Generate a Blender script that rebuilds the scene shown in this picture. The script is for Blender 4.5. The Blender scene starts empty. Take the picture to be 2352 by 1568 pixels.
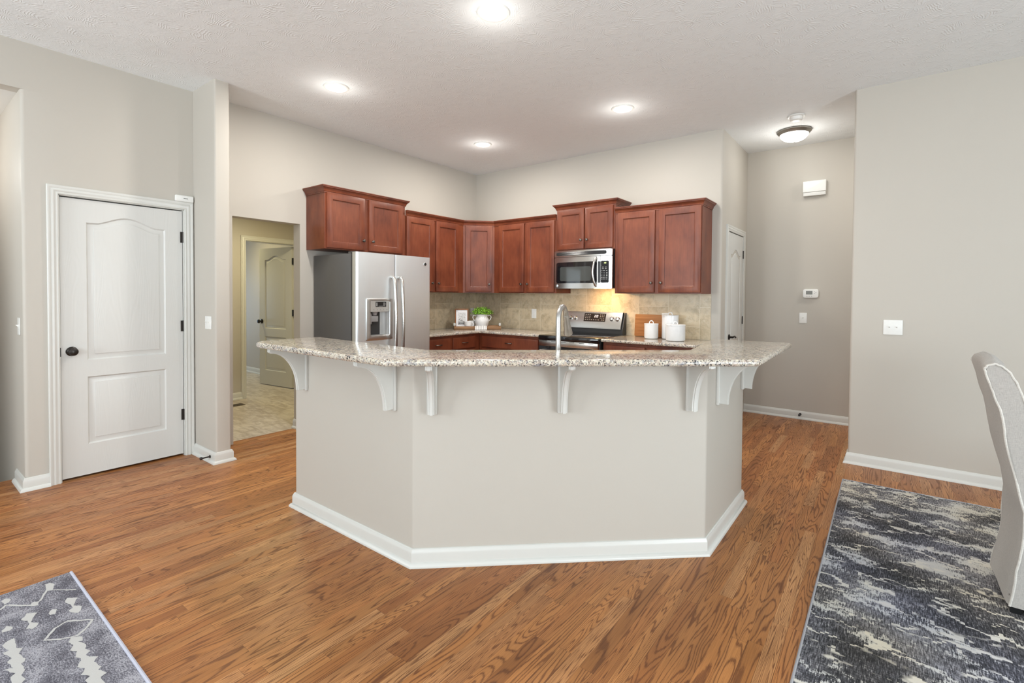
import bpy, bmesh, math, random
from mathutils import Vector, Matrix
random.seed(7)
sc = bpy.context.scene
COL = sc.collection
PI = math.pi

# ------------------------------------------------------------------ camera, world, light, exposure
F_PX, PY = 1127.56, 699.93
cam_d = bpy.data.cameras.new('camera')
cam = bpy.data.objects.new('camera', cam_d)
COL.objects.link(cam)
cam_d.sensor_width = 36.0
cam_d.lens = F_PX * 36.0 / 2352
cam_d.shift_y = -(784 - PY) / 2352
cam_d.clip_start = 0.05
RT = Vector((0.79335213, 0.60872104, 0.00714765))
UP = Vector((-0.01840399, 0.01224689, 0.99975562))
FW = Vector((-0.60848475, 0.7932898, -0.02091899))
m = Matrix((RT, UP, -FW)).transposed().to_4x4()
m.translation = Vector((4.652, -5.215, 1.364))
cam.matrix_world = m
sc.camera = cam

world = bpy.data.worlds.new('daylight_sky')
sc.world = world
world.use_nodes = True
wb = world.node_tree.nodes['Background']
wb.inputs['Color'].default_value = (0.75, 0.86, 1.0, 1)
wb.inputs['Strength'].default_value = 1.0

sc.view_settings.view_transform = 'Standard'
sc.view_settings.look = 'None'
sc.view_settings.gamma = 1.0
sc.view_settings.use_curve_mapping = False
sc.view_settings.exposure = -0.36


def area(name, loc, target, sx, sy, watts, col=(1, 1, 1), shape='RECTANGLE', spread=180):
    d = bpy.data.lights.new(name, 'AREA')
    d.shape = shape
    d.size = sx
    d.size_y = sy
    d.energy = watts
    d.color = col
    d.spread = math.radians(spread)
    o = bpy.data.objects.new(name, d)
    COL.objects.link(o)
    o.location = loc
    o.rotation_euler = (Vector(target) - Vector(loc)).to_track_quat('-Z', 'Y').to_euler()
    return o


DAY = (0.87, 0.955, 1.0)
# added unseen window daylight, rear and side, tilted up to brighten the ceiling
area('east_window_fill', (8.35, -4.2, 1.15), (5.0, -4.2, 2.6), 1.7, 2.0, 195, DAY)
area('rear_window_fill', (5.6, -8.85, 1.72), (5.6, -7.2, 3.6), 3.6, 2.3, 260, DAY)
area('rear_window_fill', (1.2, -8.85, 1.60), (1.2, -6.0, 3.2), 1.5, 2.0, 180, DAY)
# window of the room beyond the laundry
area('side_room_window_light', (-5.1, -2.3, 1.1), (-3.0, -1.9, 0.9), 1.1, 1.3, 22, (0.50, 0.70, 1.0))
# warm lamp of the laundry
area('laundry_ceiling_light', (-0.95, -2.4, 2.40), (-0.95, -2.4, 0), 0.35, 0.35, 26, (1.0, 0.86, 0.50), 'DISK')
area('side_room_ceiling_light', (-3.4, -2.1, 2.40), (-3.4, -2.1, 0), 0.35, 0.35, 24, (1.0, 0.85, 0.42), 'DISK')
# light of the stair hall
sd_l = bpy.data.lights.new('stair_lamp', 'POINT')
sd_l.energy = 16
sd_l.color = (1.0, 0.96, 0.90)
sd_l.shadow_soft_size = 0.10
sl_o = bpy.data.objects.new('stair_lamp', sd_l)
COL.objects.link(sl_o)
sl_o.location = (-0.75, -5.15, 2.30)
# unseen lamp added past the dining wall to brighten the hall
area('hall_fill_light', (5.2, 0.40, 3.02), (5.0, 0.40, 0), 0.3, 0.3, 24, (1.0, 0.965, 0.91), 'DISK')
# lamp under the microwave
area('microwave_lamp', (2.08, -0.24, 1.428), (2.08, -0.12, 0.9), 0.10, 0.05, 4.6, (1.0, 0.60, 0.26))

# ------------------------------------------------------------------ geometry helpers


def offset_poly(pts, d):
    """inward offset (positive d) of a closed ccw polygon"""
    n = len(pts)
    out = []
    for i in range(n):
        p0, p1, p2 = Vector(pts[i - 1]), Vector(pts[i]), Vector(pts[(i + 1) % n])
        a, b = (p1 - p0), (p2 - p1)
        if a.length < 1e-9:
            a = b
        if b.length < 1e-9:
            b = a
        a.normalize()
        b.normalize()
        na, nb = Vector((-a.y, a.x)), Vector((-b.y, b.x))
        s = 1 + na.dot(nb)
        mit = (na + nb) / max(s, 0.25)
        out.append((p1.x + mit.x * d, p1.y + mit.y * d))
    return out


def round_poly(pts, rad, seg=6):
    """rounds the corners of a closed polygon; rad is a number or one per corner"""
    n = len(pts)
    out = []
    for i in range(n):
        r = rad[i] if isinstance(rad, (list, tuple)) else rad
        p0, p1, p2 = Vector(pts[i - 1]), Vector(pts[i]), Vector(pts[(i + 1) % n])
        if r <= 0:
            out.append(tuple(p1))
            continue
        a, b = (p0 - p1).normalized(), (p2 - p1).normalized()
        ang = math.acos(max(-1, min(1, a.dot(b))))
        if ang > PI - 0.02:
            out.append(tuple(p1))
            continue
        t = r / math.tan(ang / 2)
        c = p1 + (a + b).normalized() * (r / math.sin(ang / 2))
        s, e = p1 + a * t - c, p1 + b * t - c
        a0 = math.atan2(s.y, s.x)
        da = math.atan2(e.y, e.x) - a0
        while da > PI:
            da -= 2 * PI
        while da < -PI:
            da += 2 * PI
        for k in range(seg + 1):
            th = a0 + da * k / seg
            out.append((c.x + r * math.cos(th), c.y + r * math.sin(th)))
    return out


def rrect(x0, x1, z0, z1, r, seg=5):
    return round_poly([(x0, z0), (x1, z0), (x1, z1), (x0, z1)], r, seg)


class MB:
    """collects shapes and links them as one mesh object"""

    def __init__(self):
        self.bm = bmesh.new()
        self.mi = 0

    def face(self, vs):
        try:
            f = self.bm.faces.new(vs)
            f.material_index = self.mi
            return f
        except ValueError:
            return None

    def box(self, x0, x1, y0, y1, z0, z1, bev=0.0, seg=2):
        x0, x1 = min(x0, x1), max(x0, x1)
        y0, y1 = min(y0, y1), max(y0, y1)
        z0, z1 = min(z0, z1), max(z0, z1)
        bm = self.bm
        v = [bm.verts.new((x, y, z)) for z in (z0, z1) for y in (y0, y1) for x in (x0, x1)]
        fs = [self.face([v[i] for i in q]) for q in
              ((0, 2, 3, 1), (4, 5, 7, 6), (0, 1, 5, 4), (2, 6, 7, 3), (0, 4, 6, 2), (1, 3, 7, 5))]
        if bev > 0:
            es = list({e for f in fs for e in f.edges})
            r = bmesh.ops.bevel(bm, geom=es, offset=bev, segments=seg, profile=0.5, affect='EDGES')
            for f in r['faces']:
                f.material_index = self.mi
        return self

    def rings(self, rings, cap0=True, cap1=True, closed=False):
        """skins a list of equally long closed loops of 3d points"""
        bm = self.bm
        vv = [[bm.verts.new(p) for p in r] for r in rings]
        n = len(vv[0])
        last = len(vv) if closed else len(vv) - 1
        for i in range(last):
            a, b = vv[i], vv[(i + 1) % len(vv)]
            for k in range(n):
                self.face([a[k], a[(k + 1) % n], b[(k + 1) % n], b[k]])
        if not closed:
            if cap0:
                self.face(list(reversed(vv[0])))
            if cap1:
                self.face(vv[-1])
        return self

    def prism(self, pts, a0, a1, axis='z', bev=0.0, bseg=3):
        """polygon pulled along an axis: z (x,y), y (x,z), x (y,z); bev rounds both rims"""
        lev = [(0, a0), (0, a1)]
        if bev > 0:
            lo = [(bev * (1 - math.sin(t)), a0 + bev * (1 - math.cos(t))) for t in [PI / 2 * k / bseg for k in range(bseg + 1)]]
            hi = [(i, a0 + a1 - a) for i, a in reversed(lo)]
            lev = lo + hi
        area2 = sum(pts[i - 1][0] * pts[i][1] - pts[i][0] * pts[i - 1][1] for i in range(len(pts)))
        if area2 < 0:
            pts = list(reversed(pts))

        def mp(p, a):
            return {'z': (p[0], p[1], a), 'y': (p[0], a, p[1]), 'x': (a, p[0], p[1])}[axis]
        return self.rings([[mp(p, a) for p in (offset_poly(pts, i) if i > 1e-9 else pts)] for i, a in lev])

    def tube(self, path, rad, n=12, closed=False, flat=1.0):
        P = [Vector(p) for p in path]
        m_ = len(P)
        R = rad if isinstance(rad, (list, tuple)) else [rad] * m_
        T = []
        for i in range(m_):
            if closed:
                t = P[(i + 1) % m_] - P[i - 1]
            else:
                t = P[min(i + 1, m_ - 1)] - P[max(i - 1, 0)]
            T.append(t.normalized())
        ref = Vector((0, 0, 1)) if abs(T[0].z) < 0.9 else Vector((1, 0, 0))
        u = (ref - T[0] * ref.dot(T[0])).normalized()
        rings = []
        for i in range(m_):
            u = (u - T[i] * u.dot(T[i])).normalized()
            w = T[i].cross(u)
            rings.append([P[i] + (u * math.cos(a) * flat + w * math.sin(a)) * R[i] for a in [2 * PI * k / n for k in range(n)]])
        return self.rings(rings, closed=closed)

    def lathe(self, prof, c=(0, 0, 0), n=32, axis='z'):
        """profile of (radius, height) turned about an axis through c"""
        rings = []
        for r, h in prof:
            ring = []
            for k in range(n):
                a = 2 * PI * k / n
                q = (max(r, 1e-4) * math.cos(a), max(r, 1e-4) * math.sin(a))
                ring.append({'z': (c[0] + q[0], c[1] + q[1], c[2] + h),
                             'y': (c[0] + q[0], c[1] - h, c[2] + q[1]),
                             'x': (c[0] + h, c[1] + q[0], c[2] + q[1])}[axis])
            rings.append(ring)
        return self.rings(rings)

    def sweep(self, path, prof, mp, closed=False, pre=None, post=None):
        """profile (out, along) carried with mitred corners along a flat path; out is to the path's right"""
        n = len(path)
        P = [Vector(p) for p in path]

        def nrm(a, b):
            d = (b - a).normalized()
            return Vector((d.y, -d.x))
        rings = []
        for i in range(n):
            a = P[i - 1] if (i > 0 or closed) else (Vector(pre) if pre else None)
            b = P[(i + 1) % n] if (i < n - 1 or closed) else (Vector(post) if post else None)
            if a is None:
                mt = nrm(P[i], b)
            elif b is None:
                mt = nrm(a, P[i])
            else:
                na, nb = nrm(a, P[i]), nrm(P[i], b)
                mt = (na + nb) / max(1 + na.dot(nb), 0.2)
            rings.append([mp(P[i] + mt * u, v) for u, v in prof])
        return self.rings(rings, closed=closed)

    def holed(self, outer, holes, mp):
        """flat face with holes; returns nothing, loops are in 2d"""
        bm = self.bm
        es = []
        for loop in [outer] + holes:
            vs = [bm.verts.new(mp(p)) for p in loop]
            for k in range(len(vs)):
                es.append(bm.edges.new((vs[k], vs[(k + 1) % len(vs)])))
        r = bmesh.ops.triangle_fill(bm, use_beauty=True, use_dissolve=False, edges=es)
        for g in r['geom']:
            if isinstance(g, bmesh.types.BMFace):
                g.material_index = self.mi
        return self

    def build(self, name, mats, parent=None, loc=None, smooth=True, ang=35):
        bm = self.bm
        bmesh.ops.remove_doubles(bm, verts=bm.verts, dist=1e-5)
        bmesh.ops.recalc_face_normals(bm, faces=bm.faces)
        me = bpy.data.meshes.new(name)
        bm.to_mesh(me)
        bm.free()
        for mt in (mats if isinstance(mats, (list, tuple)) else [mats]):
            me.materials.append(mt)
        if smooth:
            me.shade_smooth()
            me.set_sharp_from_angle(angle=math.radians(ang))
        o = bpy.data.objects.new(name, me)
        COL.objects.link(o)
        if parent is not None:
            o.parent = parent
        if loc is not None:
            o.location = loc
        return o


def tag(o, label=None, cat=None, group=None, kind=None):
    if label:
        o['label'] = label
    if cat:
        o['category'] = cat
    if group:
        o['group'] = group
    if kind:
        o['kind'] = kind
    return o


def thing(name, label, cat, loc=(0, 0, 0), rz=0.0, group=None, kind=None):
    o = bpy.data.objects.new(name, None)
    o.empty_display_size = 0.05
    COL.objects.link(o)
    o.location = loc
    o.rotation_euler = (0, 0, rz)
    return tag(o, label, cat, group, kind)


def struct(o, label, cat='wall'):
    return tag(o, label, cat, None, 'structure')


def copy_tree(o, parent=None):
    c = o.copy()
    COL.objects.link(c)
    if parent is not None:
        c.parent = parent
    for ch in list(o.children):
        copy_tree(ch, c)
    return c


# ------------------------------------------------------------------ material helpers


class NT:
    def __init__(self, name):
        self.mat = bpy.data.materials.new(name)
        self.mat.use_nodes = True
        self.t = self.mat.node_tree
        self.b = self.t.nodes['Principled BSDF']

    def n(self, typ, **kw):
        nd = self.t.nodes.new(typ)
        for k, v in kw.items():
            if k.startswith('i_'):
                key = k[2:].replace('_', ' ')
                self.put(nd.inputs[key], v)
            elif k.startswith('n') and k[1:].isdigit():
                self.put(nd.inputs[int(k[1:])], v)
            else:
                setattr(nd, k, v)
        return nd

    def put(self, sock, v):
        if isinstance(v, bpy.types.NodeSocket):
            self.t.links.new(v, sock)
        else:
            sock.default_value = v

    def m(self, op, a, b=0.0, c=None):
        nd = self.n('ShaderNodeMath', operation=op, n0=a, n1=b)
        if c is not None:
            self.put(nd.inputs[2], c)
        return nd.outputs[0]

    def coord(self):
        return self.n('ShaderNodeTexCoord').outputs['Object']

    def sep(self, v):
        return self.n('ShaderNodeSeparateXYZ', n0=v).outputs

    def comb(self, x, y, z=0.0):
        return self.n('ShaderNodeCombineXYZ', n0=x, n1=y, n2=z).outputs[0]

    def mapping(self, v, scale=(1, 1, 1), rot=(0, 0, 0)):
        return self.n('ShaderNodeMapping', i_Vector=v, i_Scale=scale, i_Rotation=rot).outputs[0]

    def noise(self, v, scale=5, detail=3, rough=0.5, dist=0.0):
        return self.n('ShaderNodeTexNoise', i_Vector=v, i_Scale=scale, i_Detail=detail, i_Roughness=rough, i_Distortion=dist).outputs[0]

    def white(self, v):
        return self.n('ShaderNodeTexWhiteNoise', noise_dimensions='3D', i_Vector=v).outputs

    def ramp(self, fac, stops, interp='LINEAR'):
        nd = self.n('ShaderNodeValToRGB', i_Fac=fac)
        cr = nd.color_ramp
        cr.interpolation = interp
        while len(cr.elements) < len(stops):
            cr.elements.new(0.5)
        for e, (p, c) in zip(cr.elements, stops):
            e.position = p
            e.color = (c, c, c, 1) if isinstance(c, (int, float)) else (*c, 1)
        return nd.outputs[0]

    def mix(self, fac, a, b, mode='MIX'):
        nd = self.n('ShaderNodeMix', data_type='RGBA', blend_type=mode)
        self.put(nd.inputs[0], fac)
        for s, v in ((nd.inputs[6], a), (nd.inputs[7], b)):
            self.put(s, (*v, 1) if isinstance(v, tuple) and len(v) == 3 else v)
        return nd.outputs[2]

    def bump(self, h, strength=0.2, dist=0.01):
        nd = self.n('ShaderNodeBump', i_Height=h, i_Strength=strength, i_Distance=dist)
        self.t.links.new(nd.outputs[0], self.b.inputs['Normal'])
        return nd

    def done(self, col=None, rough=0.5, metal=0.0, spec=0.5, coat=0.0, **kw):
        b = self.b.inputs
        if col is not None:
            self.put(b['Base Color'], (*col, 1) if isinstance(col, tuple) else col)
        self.put(b['Roughness'], rough)
        self.put(b['Metallic'], metal)
        self.put(b['Specular IOR Level'], spec)
        if coat:
            b['Coat Weight'].default_value = coat
            b['Coat Roughness'].default_value = kw.pop('coat_rough', 0.1)
        for k, v in kw.items():
            self.put(b[k], v)
        return self.mat


def paint(name, col, rough=0.55, bump=0.05, spec=0.35):
    t = NT(name)
    v = t.coord()
    c = t.mix(t.noise(v, 1.7, 3), tuple(x * 0.985 for x in col), tuple(x * 1.015 for x in col))
    if bump:
        t.bump(t.noise(v, 260, 2), bump, 0.002)
    return t.done(c, rough, spec=spec)


def plain(name, col, rough=0.5, metal=0.0, spec=0.5, coat=0.0, noise=0.03, scale=40, **kw):
    t = NT(name)
    c = t.mix(t.noise(t.coord(), scale, 2), tuple(x * (1 - noise) for x in col), tuple(min(1, x * (1 + noise)) for x in col))
    return t.done(c, rough, metal, spec, coat, **kw)


def emit(name, col, strength):
    t = NT(name)
    return t.done((0.9, 0.9, 0.9), 0.4, **{'Emission Color': (*col, 1), 'Emission Strength': strength})


WALL = paint('greige_wall_paint', (0.515, 0.483, 0.430))
TRIM = paint('white_trim_paint', (0.64, 0.64, 0.605), 0.32, 0.0, 0.5)
PLASTIC = plain('white_plastic', (0.80, 0.80, 0.77), 0.35)
CERAMIC = plain('white_ceramic', (0.83, 0.83, 0.83), 0.14, coat=0.5)
ENAMEL = plain('white_enamel', (0.83, 0.84, 0.85), 0.2, coat=0.4)
BRONZE = plain('oil_rubbed_bronze', (0.035, 0.030, 0.027), 0.32, 0.6)
BLACK = plain('black_plastic', (0.012, 0.012, 0.013), 0.3)
BLACKGLASS = plain('black_glass', (0.008, 0.008, 0.010), 0.05, coat=0.6)
GREYSEAM = plain('dark_seam', (0.03, 0.03, 0.03), 0.6)
SIDEGREY = plain('grey_appliance_side', (0.115, 0.115, 0.115), 0.38, 0.35, noise=0.06, scale=260)


def mk_ceiling():
    t = NT('stomped_ceiling_texture')
    v = t.coord()
    vd = t.n('ShaderNodeVectorMath', operation='ADD', n0=v, n1=t.n('ShaderNodeVectorMath', operation='SCALE', n0=t.n('ShaderNodeTexNoise', i_Vector=v, i_Scale=6.0).outputs[1], i_Scale=0.12).outputs[0]).outputs[0]
    vo = t.n('ShaderNodeTexVoronoi', i_Vector=vd, i_Scale=15.0)
    ang = t.m('MULTIPLY', t.sep(vo.outputs['Color'])[0], 6.283)
    s = t.sep(vd)
    u = t.m('ADD', t.m('MULTIPLY', s[0], t.m('COSINE', ang)), t.m('MULTIPLY', s[1], t.m('SINE', ang)))
    wob = t.m('MULTIPLY', t.noise(v, 45, 2), 3.0)
    ridge = t.m('SINE', t.m('ADD', t.m('MULTIPLY', u, 470.0), wob))
    ridge = t.m('POWER', t.m('MULTIPLY', t.m('ADD', ridge, 1.0), 0.5), 2.0)
    mask = t.ramp(t.noise(v, 16, 3), [(0.42, 0.0), (0.62, 1.0)])
    h = t.m('ADD', t.m('MULTIPLY', ridge, mask), t.m('MULTIPLY', t.noise(v, 70, 3), 0.55))
    t.bump(h, 0.26, 0.008)
    return t.done((0.85, 0.88, 0.89), 0.75, spec=0.2)


CEIL = mk_ceiling()


def mk_oak():
    t = NT('oak_strip_floor')
    v = t.coord()
    x, y, z = t.sep(v)[0], t.sep(v)[1], t.sep(v)[2]
    W = 0.0572
    xs = t.m('DIVIDE', x, W)
    ix = t.m('FLOOR', xs)
    fx = t.m('FRACT', xs)
    r1 = t.white(t.comb(ix, 3.7, 1.0))[0]
    ln = t.m('ADD', 0.55, t.m('MULTIPLY', t.white(t.comb(ix, 9.1, 5.0))[0], 0.6))
    ys = t.m('ADD', t.m('DIVIDE', y, ln), t.m('MULTIPLY', r1, 13.0))
    iy = t.m('FLOOR', ys)
    fy = t.m('FRACT', ys)
    idc = t.white(t.comb(ix, iy, 2.0))
    rid = idc[0]
    rc = t.sep(idc[1])
    base = t.ramp(rid, [(0.0, (0.30, 0.110, 0.030)), (0.25, (0.42, 0.172, 0.050)), (0.5, (0.49, 0.214, 0.068)), (0.75, (0.37, 0.136, 0.038)), (1.0, (0.56, 0.282, 0.112))])
    # growth rings: contour lines of a long stretched field, different in every strip
    off = t.m('MULTIPLY', rid, 91.0)
    gx = t.m('MULTIPLY', x, t.m('ADD', 7.0, t.m('MULTIPLY', t.m('POWER', rc[0], 1.5), 30.0)))
    gv = t.comb(gx, t.m('MULTIPLY', y, t.m('ADD', 0.55, t.m('MULTIPLY', rc[2], 0.9))), off)
    fld = t.noise(gv, 1.0, 2.0, 0.40, 0.25)
    jag = t.noise(t.comb(t.m('MULTIPLY', x, 260.0), t.m('MULTIPLY', y, 38.0), off), 1.0, 2.0, 0.6)
    fld = t.m('ADD', fld, t.m('MULTIPLY', t.m('SUBTRACT', jag, 0.5), 0.016))
    freq = t.m('ADD', 75.0, t.m('MULTIPLY', rc[1], 130.0))
    line = t.m('MULTIPLY', t.m('ADD', t.m('SINE', t.m('MULTIPLY', fld, freq)), 1.0), 0.5)
    line = t.ramp(line, [(0.45, 0.0), (0.80, 0.35), (0.96, 1.0)])
    # straight fine pores along the grain
    pores = t.noise(t.comb(t.m('MULTIPLY', x, 620.0), t.m('MULTIPLY', y, 7.0), off), 1.0, 3.0, 0.65)
    pm = t.ramp(pores, [(0.40, 1.0), (0.58, 0.0)])
    amt = t.m('ADD', t.m('MULTIPLY', line, 0.66), t.m('MULTIPLY', pm, 0.30))
    amt = t.m('MINIMUM', amt, 0.92)
    col = t.mix(amt, base, (0.120, 0.038, 0.012))
    big = t.ramp(t.noise(t.comb(t.m('MULTIPLY', x, 9.0), t.m('MULTIPLY', y, 1.3), off), 1.0, 2.0), [(0.3, 0.84), (0.7, 1.14)])
    col = t.mix(1.0, col, big, 'MULTIPLY')
    gap = t.m('MAXIMUM', t.m('LESS_THAN', fx, 0.016), t.m('LESS_THAN', t.m('MULTIPLY', fy, ln), 0.0012))
    col = t.mix(t.m('MULTIPLY', gap, 0.65), col, (0.06, 0.025, 0.01))
    t.bump(t.m('SUBTRACT', t.m('MULTIPLY', amt, -0.35), gap), 0.10, 0.002)
    return t.done(col, t.m('ADD', 0.33, t.m('MULTIPLY', amt, 0.15)), spec=0.38)


OAK = mk_oak()


def mk_granite():
    t = NT('speckled_granite')
    v = t.coord()
    a = t.n('ShaderNodeTexVoronoi', i_Vector=v, i_Scale=125.0, i_Randomness=1.0)
    ra = t.sep(a.outputs['Color'])
    cell = t.ramp(ra[0], [(0.0, (0.64, 0.60, 0.48)), (0.28, (0.52, 0.43, 0.34)), (0.46, (0.50, 0.385, 0.33)), (0.60, (0.74, 0.72, 0.63)), (0.82, (0.33, 0.33, 0.35)), (0.93, (0.17, 0.13, 0.11))], 'CONSTANT')
    soft = t.ramp(t.noise(v, 38, 4, 0.6), [(0.30, (0.40, 0.34, 0.29)), (0.5, (0.58, 0.51, 0.42)), (0.7, (0.70, 0.67, 0.57))])
    col = t.mix(0.48, cell, soft)
    greys = t.ramp(t.noise(v, 26, 3, 0.55, 0.6), [(0.55, 0.0), (0.66, 0.7)])
    col = t.mix(greys, col, (0.25, 0.26, 0.29))
    dark = t.m('MULTIPLY', t.ramp(t.noise(v, 125, 3, 0.6, 0.6), [(0.535, 0.0), (0.575, 1.0)]), t.ramp(t.noise(v, 17, 2), [(0.36, 0.45), (0.56, 1.0)]))
    col = t.mix(dark, col, (0.035, 0.032, 0.035))
    return t.done(col, 0.11, spec=0.5)


GRANITE = mk_granite()


def mk_cherry():
    t = NT('cherry_stained_maple')
    v = t.coord()
    blot = t.noise(t.mapping(v, (6, 6, 3)), 1.0, 4, 0.55)
    c = t.ramp(blot, [(0.25, (0.088, 0.020, 0.010)), (0.48, (0.165, 0.040, 0.017)), (0.72, (0.225, 0.062, 0.026))])
    fine = t.noise(t.mapping(v, (170, 170, 6)), 1.0, 3, 0.6)
    c = t.mix(0.45, c, t.mix(1.0, c, t.ramp(fine, [(0.3, 0.62), (0.7, 1.25)]), 'MULTIPLY'))
    return t.done(c, 0.40, spec=0.45, coat=0.08, coat_rough=0.25)


CHERRY = mk_cherry()


def mk_steel(name, col, rough, vertical=True):
    t = NT(name)
    v = t.coord()
    sc_ = (4, 4, 500) if not vertical else (420, 420, 3)
    f = t.noise(t.mapping(v, sc_), 1.0, 3, 0.6)
    c = t.mix(f, tuple(x * 0.93 for x in col), tuple(min(1, x * 1.05) for x in col))
    return t.done(c, t.m('ADD', rough - 0.05, t.m('MULTIPLY', f, 0.10)), 1.0)


STEEL = mk_steel('brushed_steel_upright', (0.80, 0.845, 0.87), 0.47)
STEELH = mk_steel('brushed_steel_level', (0.58, 0.565, 0.54), 0.24, False)
CHROME = mk_steel('satin_chrome', (0.68, 0.68, 0.68), 0.16)
NICKEL = mk_steel('brushed_nickel', (0.52, 0.52, 0.51), 0.31)
PEWTER = mk_steel('dark_pewter', (0.17, 0.15, 0.135), 0.35)


def mk_backsplash():
    t = NT('travertine_look_wall_tile')
    v = t.coord()
    s = t.sep(v)
    # run along whichever wall: x on the range wall, y on the fridge wall (x is almost constant there)
    h = t.m('SUBTRACT', s[0], t.m('ADD', s[1], 0.0))
    T = 0.331
    c0 = t.m('DIVIDE', t.m('SUBTRACT', h, 0.134), T)
    ic = t.m('FLOOR', c0)
    fc = t.m('FRACT', c0)
    par = t.m('MODULO', t.m('ADD', ic, 40.0), 2.0)
    r0 = t.m('ADD', t.m('DIVIDE', t.m('SUBTRACT', s[2], 1.042), T), t.m('MULTIPLY', par, 0.394))
    ir = t.m('FLOOR', r0)
    fr = t.m('FRACT', r0)
    idc = t.white(t.comb(ic, ir, 4.0))
    tone = t.ramp(idc[0], [(0.0, (0.57, 0.465, 0.315)), (0.5, (0.64, 0.53, 0.365)), (1.0, (0.71, 0.595, 0.42))])
    vv = t.n('ShaderNodeVectorMath', operation='ADD', n0=v, n1=t.n('ShaderNodeVectorMath', operation='SCALE', n0=idc[1], i_Scale=5.0).outputs[0]).outputs[0]
    cloud = t.noise(vv, 10, 8, 0.72, 0.5)
    c = t.mix(t.ramp(cloud, [(0.45, 0.0), (0.68, 0.8)]), tone, (0.36, 0.285, 0.175))
    c = t.mix(t.ramp(t.noise(vv, 24, 7, 0.7, 0.5), [(0.5, 0.0), (0.70, 0.6)]), c, (0.66, 0.59, 0.46))
    g = 0.0095
    gr = t.m('MAXIMUM', t.m('LESS_THAN', fc, g), t.m('LESS_THAN', fr, g))
    c = t.mix(gr, c, (0.74, 0.67, 0.53))
    t.bump(t.m('MULTIPLY', gr, -1.0), 0.3, 0.002)
    return t.done(c, 0.30, spec=0.45)


SPLASH = mk_backsplash()


def mk_floortile():
    t = NT('slate_look_floor_tile')
    v = t.coord()
    s = t.sep(v)
    T = 0.42
    a = t.m('DIVIDE', t.m('ADD', s[0], 0.09), T)
    b = t.m('ADD', t.m('DIVIDE', s[1], T), t.m('MULTIPLY', t.m('MODULO', t.m('ADD', t.m('FLOOR', a), 40.0), 2.0), 0.5))
    idc = t.white(t.comb(t.m('FLOOR', a), t.m('FLOOR', b), 1.0))
    tone = t.ramp(idc[0], [(0.0, (0.52, 0.46, 0.39)), (1.0, (0.64, 0.58, 0.50))])
    vv = t.n('ShaderNodeVectorMath', operation='ADD', n0=t.mapping(v, (1, 3, 1)), n1=idc[1]).outputs[0]
    c = t.mix(t.ramp(t.noise(vv, 4, 5, 0.62, 0.7), [(0.40, 0.0), (0.62, 0.8)]), tone, (0.36, 0.30, 0.24))
    c = t.mix(t.ramp(t.noise(vv, 9, 4, 0.6), [(0.52, 0.0), (0.7, 0.6)]), c, (0.70, 0.66, 0.60))
    gr = t.m('MAXIMUM', t.m('LESS_THAN', t.m('FRACT', a), 0.010), t.m('LESS_THAN', t.m('FRACT', b), 0.010))
    c = t.mix(gr, c, (0.42, 0.38, 0.33))
    return t.done(c, 0.38, spec=0.4)


TILE = mk_floortile()


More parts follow.
